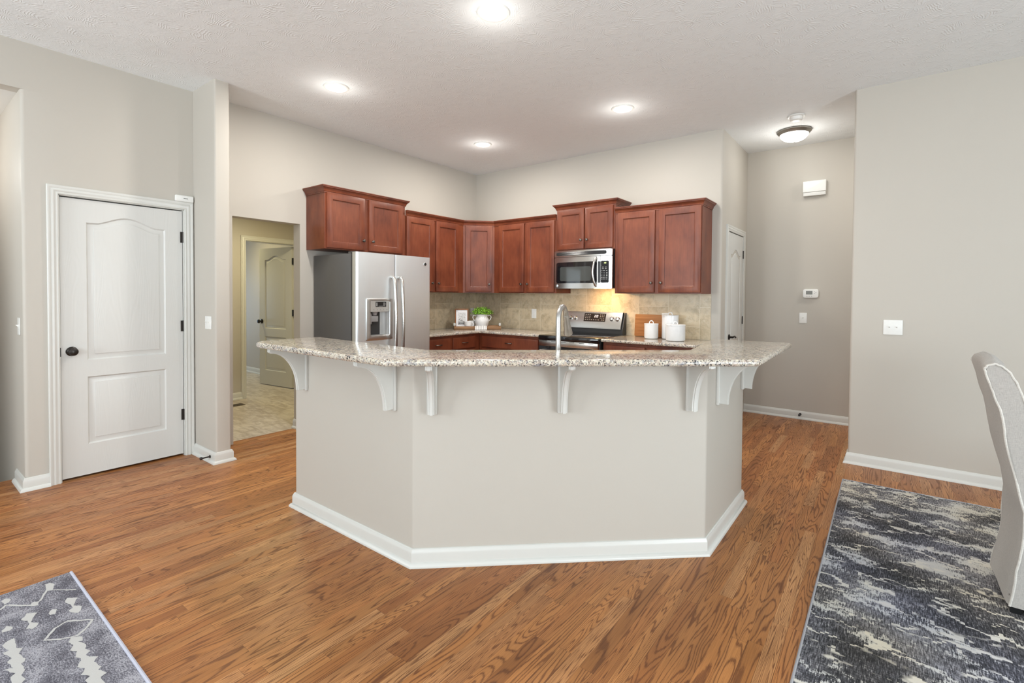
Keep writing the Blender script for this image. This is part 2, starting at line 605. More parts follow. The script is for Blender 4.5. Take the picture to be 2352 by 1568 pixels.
def mk_rug_dark():
    t = NT('distressed_charcoal_rug_pile')
    v = t.coord()
    p = t.sep(v)
    qx = t.m('DIVIDE', t.m('FLOOR', t.m('MULTIPLY', p[0], 70.0)), 70.0)
    qy = t.m('DIVIDE', t.m('FLOOR', t.m('MULTIPLY', p[1], 110.0)), 110.0)
    step = t.m('SUBTRACT', t.noise(t.comb(t.m('MULTIPLY', qx, 16.0), t.m('MULTIPLY', qy, 5.0), 3.0), 1.0, 3, 0.6), 0.5)
    step2 = t.m('SUBTRACT', t.noise(t.comb(t.m('MULTIPLY', qx, 6.0), t.m('MULTIPLY', qy, 14.0), 8.0), 1.0, 2, 0.5), 0.5)
    rv = t.mapping(t.comb(t.m('ADD', qx, t.m('MULTIPLY', step2, 0.30)), t.m('ADD', p[1], t.m('MULTIPLY', step, 0.16)), 0.0), (1, 1, 1), (0, 0, 0.13))
    thread = t.noise(t.mapping(v, (210, 26, 1)), 1.0, 3, 0.7)
    cross = t.noise(t.mapping(v, (30, 260, 1)), 1.0, 3, 0.7)
    speck = t.m('ADD', t.m('MULTIPLY', thread, 0.62), t.m('MULTIPLY', cross, 0.38))
    speck = t.m('ADD', t.m('MULTIPLY', t.m('SUBTRACT', speck, 0.5), 1.7), 0.5)
    zone = t.noise(v, 2.3, 3, 0.5)
    f = t.m('ADD', t.m('MULTIPLY', speck, 0.75), t.m('MULTIPLY', zone, 0.55))
    c = t.ramp(f, [(0.50, (0.030, 0.031, 0.034)), (0.62, (0.075, 0.075, 0.083)), (0.74, (0.22, 0.22, 0.24)), (0.86, (0.40, 0.40, 0.42))])
    # ragged pale patches lying across the rug
    pat = t.noise(t.mapping(rv, (4.2, 9.5, 1)), 1.0, 4, 0.6, 0.2)
    pat = t.m('ADD', pat, t.m('MULTIPLY', t.m('SUBTRACT', zone, 0.5), 0.35))
    pat = t.m('ADD', pat, t.m('MULTIPLY', t.m('SUBTRACT', speck, 0.5), 0.40))
    patch = t.ramp(pat, [(0.565, 0.0), (0.60, 0.9)])
    c = t.mix(patch, c, (0.60, 0.60, 0.58))
    # broken angular cream lines
    vo = t.n('ShaderNodeTexVoronoi', feature='DISTANCE_TO_EDGE', i_Vector=t.mapping(rv, (3.6, 8.5, 1)), i_Scale=1.0)
    d = t.m('ADD', vo.outputs['Distance'], t.m('MULTIPLY', t.m('SUBTRACT', speck, 0.5), 0.03))
    lm = t.ramp(d, [(0.026, 0.95), (0.040, 0.0)])
    keep = t.ramp(t.noise(t.mapping(v, (1, 1.7, 1)), 6.5, 2), [(0.47, 0.0), (0.53, 1.0)])
    c = t.mix(t.m('MULTIPLY', lm, keep), c, (0.66, 0.64, 0.58))
    warm = t.noise(v, 1.9, 2)
    c = t.mix(1.0, c, t.ramp(warm, [(0.36, (0.94, 0.97, 1.10)), (0.52, (1, 1, 1)), (0.66, (1.05, 1.0, 0.90))]), 'MULTIPLY')
    t.bump(t.noise(v, 420, 2), 0.25, 0.003)
    return t.done(c, 0.95, spec=0.1)


def mk_rug_grey():
    t = NT('heathered_grey_rug_pile')
    v = t.coord()
    n1 = t.noise(t.mapping(v, (110, 210, 1)), 1.0, 4, 0.7, 0.4)
    n2 = t.noise(v, 11, 3)
    f = t.m('ADD', n1, t.m('MULTIPLY', t.m('SUBTRACT', n2, 0.5), 0.5))
    c = t.ramp(f, [(0.36, (0.095, 0.093, 0.115)), (0.50, (0.20, 0.20, 0.235)), (0.62, (0.42, 0.42, 0.47))])
    t.bump(t.noise(v, 420, 2), 0.25, 0.003)
    return t.done(c, 0.95, spec=0.1)


RUGD = mk_rug_dark()
RUGG = mk_rug_grey()
RUGCREAM = plain('cream_rug_yarn', (0.50, 0.495, 0.485), 0.95, spec=0.1, noise=0.10, scale=300)
RUGEDGE = plain('grey_rug_binding', (0.36, 0.36, 0.38), 0.9, spec=0.1, noise=0.15, scale=300)
RUGEDGEL = plain('lilac_grey_rug_binding', (0.50, 0.51, 0.60), 0.9, spec=0.1, noise=0.10, scale=300)


def mk_linen(name, col):
    t = NT(name)
    v = t.coord()
    wv = t.noise(t.mapping(v, (60, 60, 900)), 1.0, 2)
    wh = t.noise(t.mapping(v, (900, 900, 60)), 1.0, 2)
    f = t.m('MULTIPLY', t.m('ADD', wv, wh), 0.5)
    c = t.mix(t.ramp(f, [(0.35, 0.0), (0.65, 1.0)]), tuple(x * 0.80 for x in col), tuple(min(1, x * 1.10) for x in col))
    t.bump(t.m('ADD', f, t.m('MULTIPLY', t.noise(v, 9, 3), 2.0)), 0.35, 0.006)
    return t.done(c, 0.9, spec=0.15, **{'Sheen Weight': 0.15})


LINEN = mk_linen('natural_linen', (0.43, 0.405, 0.375))
PIPING = mk_linen('pale_linen_piping', (0.64, 0.61, 0.56))


def mk_wood(name, c1, c2, axis=0, s=1.0):
    t = NT(name)
    v = t.coord()
    sc_ = [55 * s, 55 * s, 55 * s]
    sc_[axis] = 4 * s
    f = t.noise(t.mapping(v, tuple(sc_)), 1.0, 4, 0.6, 0.6)
    return t.done(t.ramp(f, [(0.3, c1), (0.7, c2)]), 0.5, spec=0.35)


TRAYWOOD = mk_wood('weathered_tray_wood', (0.17, 0.085, 0.038), (0.40, 0.225, 0.11))
FRAMEWOOD = mk_wood('walnut_frame_wood', (0.19, 0.075, 0.028), (0.30, 0.13, 0.052), 2)
BOARDWOOD = mk_wood('acacia_board_wood', (0.32, 0.130, 0.040), (0.50, 0.235, 0.085), 0, 0.5)


def mk_doorpaint():
    t = NT('wood_grain_moulded_door_paint')
    v = t.coord()
    s = t.sep(v)
    fld = t.noise(t.comb(t.m('MULTIPLY', s[0], 7.0), t.m('MULTIPLY', s[1], 7.0), t.m('MULTIPLY', s[2], 0.9)), 1.0, 2, 0.4, 0.3)
    ln = t.m('SINE', t.m('MULTIPLY', fld, 120.0))
    t.bump(t.m('ADD', ln, t.noise(t.mapping(v, (300, 300, 12)), 1.0, 2)), 0.08, 0.0012)
    return t.done((0.63, 0.63, 0.605), 0.36, spec=0.45)


DOORP = mk_doorpaint()
LEAF1 = plain('fresh_leaf_green', (0.20, 0.42, 0.035), 0.45, noise=0.5, scale=90)
LENS = emit('recessed_lens_glow', (1.0, 0.97, 0.92), 14)
DOMEGLOW = emit('frosted_dome_glow', (1.0, 0.97, 0.92), 5)
LED = emit('clock_digits_white', (0.75, 0.85, 1.0), 0.7)
LEDG = emit('clock_digits_green', (0.75, 1.0, 0.15), 2.0)
LEDO = emit('clock_digits_amber', (1.0, 0.35, 0.05), 0.5)
KEYS = plain('printed_key_grey', (0.42, 0.42, 0.41), 0.5)
CARPET = plain('stair_carpet', (0.40, 0.37, 0.33), 0.95, noise=0.2, scale=300)
PANE = NT('clear_pane')
PANE = PANE.done((1, 1, 1), 0.0, spec=0.5, **{'Transmission Weight': 1.0, 'IOR': 1.45})

# ------------------------------------------------------------------ the setting
H = 3.041
W = 3.308        # end of the range wall
YH = 1.082       # wall at the end of the hall
XR, YR = 4.407, -0.337
YS = -4.594      # edge of the stair opening
XE, YB = 8.5, -9.0

b = MB()
b.box(0, XE, YB, 1.3, -0.05, 0)
b.box(-0.09, 0, -3.262, -2.612, -0.05, 0)
b.box(-0.36, 0, -6.0, YS, -0.05, 0)
b.box(-0.36, 0, YB, -6.0, -0.05, 0)
b.box(-0.12, 0, -4.42, -3.62, -0.05, 0)
struct(b.build('floor', OAK, smooth=False), 'oak strip floor running through kitchen, hall and living space', 'floor')
b = MB()
b.box(-5.2, -0.09, -4.1, -0.9, -0.05, -0.001)
struct(b.build('laundry_floor', TILE, smooth=False), 'beige and grey slate-look tile floor beyond the cased opening', 'floor')
b = MB()
b.box(-0.15, XE + .15, YB - .15, 1.35, H, H + 0.1)
struct(b.build('ceiling', CEIL, smooth=False), 'white stomp-textured ceiling over the whole space', 'ceiling')
b = MB()
b.box(-3.2, -0.12, -6.12, YS, 2.724, 2.80)
b.box(-5.2, -0.12, -4.1, -0.8, 2.44, 2.5)
struct(b.build('ceiling_low', paint('flat_white_ceiling', (0.70, 0.69, 0.66), 0.7), smooth=False), 'low smooth ceiling of the stair hall and laundry', 'ceiling')

# wall with the pantry door, the cased opening and the fridge
b = MB()
b.prism(round_poly([(-0.12, YS), (0, YS), (0, -4.410), (-0.12, -4.410)], [0, 0.02, 0, 0]), -2.0, 2.724)
b.box(-0.12, 0, YS, -4.410, 2.724, H)
b.box(-0.12, 0, -4.410, -3.631, 2.052, H)
b.box(-0.12, 0, -3.631, -3.254, 0, H)
b.box(-0.12, 0, -3.254, -2.62, 2.048, H)
b.box(-0.12, 0, -2.62, 0.12, 0, H)
b.box(-0.12, 0, -6.0, YS, 2.724, H)
b.box(-0.12, 0, YB, -6.0, -2.0, H)
struct(b.build('wall_left', WALL), 'greige wall holding the pantry door, cased opening and fridge')
b = MB()
b.prism(round_poly([(0.001, -3.561), (0.423, -3.561), (0.423, -3.448), (0.001, -3.448)], [0, 0.014, 0.014, 0]), 0, H)
struct(b.build('wall_stub', WALL), 'short greige stub wall beside the pantry door')
b = MB()
b.prism(round_poly([(-0.12, 0), (W, 0), (W, YH + .1), (W - .12, YH + .1), (W - .12, 0.12), (-0.12, 0.12)], [0, 0.025, 0, 0, 0, 0]), 0, H)
struct(b.build('wall_kitchen', WALL), 'greige wall behind range turning the corner into the hall')
b = MB()
b.box(W - .12, 6.6, YH, YH + .12, 0, H)
struct(b.build('wall_hall', WALL, smooth=False), 'greige wall closing the hall')
b = MB()
b.prism(round_poly([(XR, YR + .12), (XR, YR), (XE, YR), (XE, YR + .12)], [0.012, 0.018, 0, 0]), 0, H)
struct(b.build('wall_right', WALL), 'greige dining wall with the double switch')
b = MB()
b.box(6.5, 6.62, YR + .12, YH, 0, H)
struct(b.build('wall_hall_end', WALL, smooth=False), 'greige wall at the far end of the hall')
# outer walls with windows behind the viewpoint
b = MB()
b.box(XE, XE + .12, YB, -5.3, 0, H)
b.box(XE, XE + .12, -3.1, YR + .12, 0, H)
b.box(XE, XE + .12, -5.3, -3.1, 0, 0.05)
b.box(XE, XE + .12, -5.3, -3.1, 2.25, H)
struct(b.build('wall_east', WALL, smooth=False), 'greige dining wall with a glazed patio opening')
b = MB()
for x0, x1 in ((-0.12, 0.4), (2.0, 3.7), (7.5, XE + .12)):
    b.box(x0, x1, YB - .12, YB, 0, H)
for x0, x1 in ((0.4, 2.0), (3.7, 7.5)):
    b.box(x0, x1, YB - .12, YB, 0, 0.5)
    b.box(x0, x1, YB - .12, YB, 2.95, H)
struct(b.build('wall_rear', WALL, smooth=False), 'greige living room wall with two windows')

# stair well
b = MB()
b.box(-3.2, -0.12, YS - 0.0, YS + .12, -2.0, 2.75)
struct(b.build('wall_stair', WALL, smooth=False), 'greige wall running down beside the stairs')
b = MB()
b.box(-3.2, -3.1, -6.0, YS, -2, 2.75)
struct(b.build('wall_stair_end', WALL, smooth=False), 'greige wall at the foot of the stairs')
b = MB()
b.box(-3.2, -0.12, -6.12, -6.0, -2, 2.75)
struct(b.build('wall_stair_far', WALL, smooth=False), 'greige walls on the far side of the stairs')
b = MB()
for k in range(9):
    b.box(-0.36 - 0.27 * (k + 1), -0.36 - 0.27 * k + 0.02, -5.99, YS - .01, -0.19 * (k + 1) - 0.03, -0.19 * (k + 1))
    b.box(-0.36 - 0.27 * k - 0.02, -0.36 - 0.27 * k, -5.99, YS - .01, -0.19 * (k + 1), -0.19 * k - 0.05)
tag(b.build('staircase', CARPET, smooth=False), 'carpeted stairs going down past the end of the pantry wall', 'stairs')

# laundry and the room past it
b = MB()
XL = -1.93
b.box(XL - .12, XL, -3.3, -2.280, 0, 2.44)
b.box(XL - .12, XL, -1.545, -0.9, 0, 2.44)
b.box(XL - .12, XL, -2.280, -1.545, 2.038, 2.44)
struct(b.build('wall_laundry', WALL, smooth=False), 'laundry wall seen past the cased opening')
b = MB()
b.box(XL, -0.12, -3.42, -3.3, 0, 2.44)
b.box(XL, -0.12, -0.9, -0.78, 0, 2.44)
struct(b.build('wall_laundry_side', WALL, smooth=False), 'side walls of the laundry')
b = MB()
b.box(-5.2, XL - .12, -1.26, -1.14, 0, 2.44)
b.box(-5.3, -5.2, -4.1, -1.14, 0, 2.44)
b.box(-5.2, XL - .12, -4.12, -4.0, 0, 2.44)
struct(b.build('wall_side_room', WALL, smooth=False), 'walls of the room beyond the laundry door')
b = MB()
b.box(-0.9, -0.8, -4.5, -3.5, 0, H)
b.box(-0.9, -0.12, -4.5, -4.45, 0, H)
b.box(-0.9, -0.12, -3.55, -3.5, 0, H)
struct(b.build('wall_pantry', WALL, smooth=False), 'closed walls of the pantry behind its door')

# half wall of the breakfast bar
IS_Y, IS_X = -3.58, 3.905
A = (2.782, IS_Y)
Bc = (IS_X, -2.548)
DD = Vector((0.7365, 0.6764))
NN = Vector((0.6764, -0.7365))
TH = 0.14
IZ = 1.041
ia = (2.725, IS_Y + TH)
ib = (IS_X - TH, -2.487)
pts = [(1.662, IS_Y), A, Bc, (IS_X, -1.735), (IS_X - TH, -1.735), ib, ia, (1.662, IS_Y + TH)]
b = MB()
b.prism(round_poly(pts, [.012, .022, .022, .012, .01, 0, 0, .01]), 0, IZ)
struct(b.build('wall_island', WALL), 'greige three-sided half wall carrying the granite bar')

# baseboards
BASEP = [(0, 0), (0.030, 0), (0.030, 0.006), (0.026, 0.015), (0.019, 0.021), (0.014, 0.023), (0.014, 0.066), (0.012, 0.074), (0.009, 0.079), (0.007, 0.086), (0.003, 0.089), (0, 0.089)]


def baseboard(name, path, label, zb=0.0):
    b = MB()
    b.sweep(path, BASEP, lambda p, v: (p[0], p[1], zb + v))
    return struct(b.build(name, TRIM), label, 'baseboard')


baseboard('baseboard_island', [(1.662, IS_Y + TH), (1.662, IS_Y), A, Bc, (IS_X, -1.735), (IS_X - TH, -1.735)], 'white baseboard around the foot of the bar half wall')
baseboard('baseboard_left', [(-0.30, YS), (0, YS), (0, -4.468)], 'white baseboard turning the corner by the stairs')
baseboard('baseboard_stub', [(0.02, -3.561), (0.423, -3.561), (0.423, -3.448), (0.02, -3.448)], 'white baseboard round the stub wall')
baseboard('baseboard_fridge', [(-0.12, -2.62), (0, -2.62), (0, -2.50)], 'white baseboard at the jamb beside the fridge')
baseboard('baseboard_hall', [(W, YH), (6.5, YH)], 'white baseboard along the end of the hall')
baseboard('baseboard_right', [(XR, YR + .12), (XR, YR), (XE, YR)], 'white baseboard along the dining wall')
baseboard('baseboard_pass', [(W, 0.0), (W, 0.16)], 'white baseboard on the corner by the hall door')
baseboard('baseboard_laundry', [(XL, -3.3), (XL, -2.335)], 'white baseboard on the laundry wall')
baseboard('baseboard_side_room', [(-5.2, -1.26), (XL - .13, -1.26)], 'white baseboard in the room past the laundry')

# ------------------------------------------------------------------ doors


def inset_loop(pts, d):
    a2 = sum(pts[i - 1][0] * pts[i][1] - pts[i][0] * pts[i - 1][1] for i in range(len(pts)))
    return offset_poly(pts, d if a2 > 0 else -d)


def arch_loop(x0, x1, z0, z1, rise, seg=20):
    out = [(x0, z0), (x1, z0), (x1, z1)]
    sh = (x1 - x0) * 0.10
    for k in range(1, seg):
        t = k / seg
        out.append((x1 - sh - (x1 - x0 - 2 * sh) * t, z1 + rise * (0.5 - 0.5 * math.cos(2 * PI * t)) ** 0.8))
    out.append((x0, z1))
    return out


def door_leaf(w, h, th, panels, flip=False):
    """slab with moulded panels on its face; front at y = 0, body towards +y"""
    b = MB()
    outer = [(0, 0), (w, 0), (w, h), (0, h)]
    for side in ((0, 1), (th, -1)):
        y0, sg = side
        b.holed(outer, panels, lambda p: (p[0], y0, p[1]))
        for L in panels:
            lv = [(0, 0), (0.003, 0.004), (0.009, 0.0115), (0.014, 0.0120), (0.042, 0.0045), (0.044, 0.0020), (0.048, 0.0015)]
            b.rings([[(q[0], y0 + sg * d, q[1]) for q in (inset_loop(L, i) if i else L)] for i, d in lv], cap0=False)
    b.rings([[(p[0], 0, p[1]) for p in outer], [(p[0], th, p[1]) for p in outer]], cap0=False, cap1=False)
    return b


CASP = [(0, 0), (0.0, 0.012), (0.006, 0.015), (0.012, 0.012), (0.020, 0.013), (0.026, 0.017), (0.034, 0.017), (0.040, 0.014), (0.050, 0.019), (0.058, 0.019), (0.062, 0.016), (0.062, 0)]


def casing(w, h, wall=0.12, reveal=0.006):
    """casing and jamb round an opening x 0..w, z 0..h on the face y = 0; the wall is towards +y"""
    b = MB()
    path = [(w + reveal, 0), (w + reveal, h + reveal), (-reveal, h + reveal), (-reveal, 0)]
    b.sweep(path, CASP, lambda p, v: (p[0], -v, p[1]))
    b.box(-0.018, 0.0, 0.0, wall, 0, h + 0.018)
    b.box(w, w + 0.018, 0.0, wall, 0, h + 0.018)
    b.box(-0.018, w + 0.018, 0.0, wall, h, h + 0.018)
    return b


def knob_mesh(c, sg=-1):
    b = MB()
    b.lathe([(0.0, 0), (0.033, 0), (0.034, 0.004), (0.028, 0.010), (0.015, 0.013), (0.012, 0.030), (0.016, 0.036), (0.026, 0.042), (0.029, 0.052), (0.025, 0.062), (0.012, 0.067), (0, 0.068)], c, 28, 'y')
    return b


def hinge_mesh(x, z, y=-0.004):
    b = MB()
    b.lathe([(0, 0), (0.007, 0), (0.007, 0.089), (0, 0.089)], (x, y, z - 0.0445), 12)
    b.box(x - 0.019, x + 0.017, y + 0.002, y + 0.008, z - 0.0445, z + 0.0445)
    return b


# pantry door on the left wall (local x runs along +y, front faces +x)
dw, dh = 0.769, 2.032
d1 = thing('door_1', 'closed white two-panel pantry door with bronze knob', 'door', (0, -4.405, 0), PI / 2, kind='structure')
lf = door_leaf(dw - 0.008, dh - 0.014, 0.035, [arch_loop(0.145, 0.640, 0.845, 1.852, 0.060), [(0.145, 0.224), (0.640, 0.224), (0.640, 0.722), (0.145, 0.722)]])
o = lf.build('door_leaf', DOORP, d1, (0.004, 0.016, 0.016))
casing(dw, dh + 0.01).build('casing', TRIM, d1)
knob_mesh((0.062, 0.016, 0.932)).build('doorknob', BRONZE, d1)
for z in (1.819, 1.084, 0.344):
    hinge_mesh(dw + 0.000, z, 0.008).build('hinge', BRONZE, d1)
b = MB()
b.box(-0.008, 0.002, -0.001, 0.014, 0.90, 0.964)
b.build('strike_plate', BRONZE, d1)

# laundry door, standing open in the next room
d2 = thing('door_2', 'white two-panel laundry door standing open', 'door', (XL, -2.275, 0), PI / 2, kind='structure')
casing(0.725, 2.03).build('casing', TRIM, d2)
lv = thing('door_leaf', None, None, (0.715, 0.125, 0), PI - math.radians(86))
lv.parent = d2
lv.location = (0.712, 0.13, 0.012)
lv.rotation_euler = (0, 0, math.radians(97))
lf = door_leaf(0.76, 2.005, 0.035, [arch_loop(0.135, 0.625, 0.83, 1.835, 0.060), [(0.135, 0.21), (0.625, 0.21), (0.625, 0.71), (0.135, 0.71)]])
lf.build('door_panel', DOORP, lv, (0, 0, 0))
lk = MB()
lk.lathe([(0.0, 0), (0.033, 0), (0.034, 0.004), (0.028, 0.010), (0.015, 0.013), (0.012, 0.030), (0.016, 0.036), (0.026, 0.042), (0.029, 0.052), (0.025, 0.062), (0.012, 0.067), (0, 0.068)], (0.70, 0.0, 0.93), 24, 'y')
lk.lathe([(0.0, 0), (0.033, 0), (0.034, -0.004), (0.028, -0.010), (0.015, -0.013), (0.012, -0.030), (0.016, -0.036), (0.026, -0.042), (0.029, -0.052), (0.025, -0.062), (0.012, -0.067), (0, -0.068)], (0.70, 0.035, 0.93), 24, 'y')
lk.build('doorknob', BLACK, lv)
for z in (1.80, 1.07, 0.30):
    b = MB()
    b.lathe([(0, 0), (0.008, 0), (0.008, 0.089), (0, 0.089)], (-0.004, 0.0, z - 0.045), 12)
    b.box(-0.03, -0.001, -0.003, 0.033, z - 0.045, z + 0.045)
    b.build('hinge', BLACK, lv)

# hall door on the end of the kitchen wall (faces +x)
d3 = thing('door_3', 'closed narrow white hall door with bronze lever', 'door', (W, 0.233, 0), PI / 2, kind='structure')
hw, hh = 0.655, 2.04
lf = door_leaf(hw - 0.008, hh - 0.014, 0.035, [arch_loop(0.115, hw - 0.123, 0.845, 1.80, 0.062), [(0.115, 0.224), (hw - 0.123, 0.224), (hw - 0.123, 0.722), (0.115, 0.722)]])
lf.build('door_leaf', DOORP, d3, (0.004, -0.006, 0.012))
casing(hw, hh, 0.02).build('casing', TRIM, d3)
b = MB()
b.lathe([(0, 0), (0.031, 0), (0.032, 0.004), (0.026, 0.010), (0.012, 0.013), (0.011, 0.044), (0, 0.045)], (0.075, -0.006, 0.93), 24, 'y')
b.tube([(0.075, -0.046, 0.93), (0.10, -0.052, 0.936), (0.13, -0.052, 0.938), (0.16, -0.050, 0.932), (0.185, -0.047, 0.920)], [0.011, 0.0105, 0.009, 0.009, 0.010], 12, flat=0.8)
b.build('lever', BRONZE, d3)
for z in (1.84, 1.09, 0.30):
    hinge_mesh(hw + 0.002, z, -0.008).build('hinge', BRONZE, d3)

# ------------------------------------------------------------------ granite bar top
def slab(poly, z0, z1, r=0.012, radii=0.0, seg=4):
    b = MB()
    b.prism(round_poly(poly, radii, 8) if radii else poly, z0, z1, 'z', r, seg)
    return b


bar = [(1.64, -3.862), (2.900, -3.862), (4.196, -2.757), (4.180, -1.725), (3.712, -1.765), (3.806, -2.556), (2.752, -3.462), (1.655, -3.412)]
tag(slab(bar, 1.0435, 1.0755, 0.0145, [0.13, 0.05, 0.05, 0.03, 0.02, 0.04, 0.04, 0.02], 6).build('bar_top', GRANITE, ang=50), 'angled speckled granite bar top on the greige half wall', 'countertop')

# corbels


def corbel(loc, rz, label):
    """back against y = 0, standing out towards -y, top at z = 0"""
    r = thing('corbel', label, 'bracket', loc, rz, 'corbels under the granite bar')
    b = MB()
    b.box(-0.026, 0.026, -0.018, 0, -0.278, 0, 0.005)
    b.build('back_plate', TRIM, r)
    b = MB()
    D, Z = 0.232, 0.268
    prof = [(0, 0), (-D, 0), (-D, -0.022), (-D + 0.008, -0.027), (-D + 0.012, -0.030)]
    a_, c_ = D - 0.058 - 0.012, Z - 0.030
    for k in range(1, 17):
        t = PI / 2 * k / 16
        prof.append((-D + 0.012 + a_ * math.sin(t), -0.030 - c_ * (1 - math.cos(t))))
    prof += [(-0.058, -Z), (0, -Z)]
    b.prism(prof, -0.0155, 0.0155, 'x', 0.0)
    b.prism([(p[0] - 0.004 if p[1] < -0.03 else p[0] - 0.002, p[1] - 0.002) for p in prof[1:-1]] + [(-0.02, -Z - 0.002), (-0.02, 0)], -0.0075, 0.0075, 'x')
    b.build('bracket', TRIM, r)
    return r


rd = math.atan2(DD.y, DD.x)
corbel((1.790, IS_Y, IZ), 0, 'white curved corbel under the rounded laundry end of the bar')
corbel((2.632, IS_Y, IZ), 0, 'white curved corbel on the fridge-end face close to the first bar corner')
for sdist, lab in ((0.093, 'white curved corbel just past the first corner on the long bar face'),
                   (0.752, 'white curved corbel midway along the long bar face below the faucet'),
                   (1.430, 'white curved corbel on the long bar face before the hall-side corner')):
    p = Vector(A) + DD * sdist
    corbel((p.x, p.y, IZ), rd, lab)
corbel((IS_X, -2.365, IZ), PI / 2, 'larger-looking of two corbels on the hall-side bar face')
corbel((IS_X, -1.785, IZ), PI / 2, 'half-hidden corbel at the hall-side tip of the bar')

# ------------------------------------------------------------------ kitchen counters, lower cabinets, sink
CZ0, CZ1 = 0.884, 0.914
tag(slab([(0.008, -1.545), (0.65, -1.545), (0.65, -0.665), (0.665, -0.65), (1.548, -0.65), (1.548, -0.008), (0.008, -0.008)], CZ0, CZ1, 0.011, [0, 0, .02, .02, 0, 0, 0]).build('corner_countertop', GRANITE, ang=50), 'speckled granite counter turning the corner between fridge and range', 'countertop')
tag(slab([(2.302, -0.65), (3.270, -0.65), (3.270, -0.008), (2.302, -0.008)], CZ0, CZ1, 0.011, [0.01, 0.02, 0, 0]).build('countertop', GRANITE, ang=50), 'speckled granite counter holding the white canisters beside the range', 'countertop')
inner = [(1.70, IS_Y + TH + .003), (2.7238, IS_Y + TH + .003), (IS_X - TH - .003, -2.4858), (IS_X - TH - .003, -1.76), (3.15, -1.76), (3.15, -2.20), (2.48, -2.805), (1.70, -2.805)]
sc_o = tag(slab(inner, CZ0, CZ1, 0.010).build('sink_countertop', GRANITE, ang=50), 'low granite sink counter tucked behind the raised bar', 'countertop')
b = MB()
cin = [(1.72, IS_Y + TH + .003), (2.7238, IS_Y + TH + .003), (IS_X - TH - .003, -2.4858), (IS_X - TH - .003, -1.78), (3.17, -1.78), (3.17, -2.19), (2.47, -2.825), (1.72, -2.825)]
b.prism(cin, 0.10, CZ0)
b.prism(offset_poly(cin, 0.05), 0.0, 0.11)
tag(b.build('sink_cabinet', CHERRY, smooth=False), 'cherry lower cabinet under the sink counter', 'cabinet')

# backsplash
b = MB()
b.box(0, 0.008, -1.56, -0.0, CZ1 - 0.03, 1.3855)
b.box(0.0, 3.215, -0.008, 0, CZ1 - 0.03, 1.3855)
b.box(1.56, 2.30, -0.008, 0, 1.3855, 1.45)
struct(b.build('trim_backsplash', SPLASH, smooth=False), 'mottled beige stone-look tile backsplash', 'tile')

# ------------------------------------------------------------------ cherry cabinets


def panel_door(x0, x1, z0, z1, y, th=0.02, stile=0.058):
    """framed door with a sunk flat panel; front at y (towards -y)"""
    b = MB()
    lv = [(0, y + th), (0, y + 0.004), (0.0012, y + 0.0015), (0.005, y), (stile, y), (stile + 0.003, y + 0.0012), (stile + 0.0035, y + 0.0085), (stile + 0.009, y + 0.0125)]
    b.rings([[(x0 + i, yy, z0 + i), (x1 - i, yy, z0 + i), (x1 - i, yy, z1 - i), (x0 + i, yy, z1 - i)] for i, yy in lv])
    return b


def cab_knob(x, y, z):
    b = MB()
    b.lathe([(0, 0), (0.0085, 0), (0.0085, 0.003), (0.005, 0.006), (0.005, 0.013), (0.0135, 0.017), (0.0150, 0.022), (0.0125, 0.027), (0.006, 0.029), (0, 0.0295)], (x, y, z), 20, 'y')
    return b


def crown_prof(s=1.0):
    return [(0, 0), (0.006, 0), (0.006, 0.010), (0.010, 0.012), (0.012, 0.018), (0.014, 0.026), (0.020, 0.036), (0.029, 0.045), (0.035, 0.049), (0.035, 0.055), (0.041, 0.058), (0.041, 0.066), (0, 0.066)]


def upper(label, loc, rz, w, z0, z1, depth, doors, crown_path, pre=None, post=None, name='upper_cabinet', body=None):
    """wall cabinet: local x along its width, back on y = 0, front at -depth; doors are (x0, x1, z0, z1, knob x)"""
    r = thing(name, label, 'cabinet', loc, rz, 'cherry wall cabinets')
    b = MB()
    if body:
        b.prism(body, z0, z1)
    else:
        b.box(0, w, -depth, 0, z0, z1)
        b.box(0.02, w - 0.02, -depth + 0.02, -0.01, z0 - 0.0005, z0 + 0.01)
    b.build('carcass', CHERRY, r, smooth=False)
    for x0, x1, a0, a1, kx in doors:
        yf = -depth - 0.021
        d = panel_door(x0, x1, a0, a1, yf).build('door', CHERRY, r)
        cab_knob(kx, yf, a0 + 0.098).build('knob', PEWTER, d)
    if crown_path:
        b = MB()
        b.sweep(crown_path, crown_prof(), lambda p, v: (p[0], p[1], z1 - 0.008 + v), pre=pre, post=post)
        b.build('crown', CHERRY, r)
    return r


CH = 0.305 + 0.02
LW = PI / 2   # cabinets on the fridge wall: local x -> +y, local -y -> +x
upper('short deep-red cherry cabinet directly above the steel fridge', (0.002, -2.554, 0), LW, 0.990, 1.797, 2.345, CH,
      [(0.018, 0.447, 1.808, 2.338, 0.425), (0.500, 0.946, 1.808, 2.338, 0.539)],
      [(0, 0), (0, -CH), (0.990, -CH), (0.990, -0.0)])
yL = -1.558
upper('tall two-door cherry cabinet between fridge cabinet and corner cabinet', (0.002, yL, 0), LW, 0.945, 1.385, 2.245, CH,
      [(0.010, 0.420, 1.396, 2.236, 0.390), (0.462, 0.855, 1.396, 2.236, 0.492)],
      [(0.0, -CH), (0.947, -CH)], post=(0.947 + 0.2, -CH - 0.2))
upper('tall two-door cherry cabinet between corner cabinet and microwave', (0.611, 0, 0), 0, 0.944, 1.385, 2.245, CH,
      [(0.082, 0.478, 1.396, 2.236, 0.449), (0.516, 0.920, 1.396, 2.236, 0.545)],
      [(-0.002, -CH), (0.944, -CH)], pre=(-0.202, -CH - 0.2))
# corner cabinet: its own frame sits on the diagonal face
c0, c1 = Vector((CH + .002, -0.611)), Vector((0.609, -CH))
mid = (c0 + c1) / 2
dl = (c1 - c0).length
ang = math.atan2((c1 - c0).y, (c1 - c0).x)


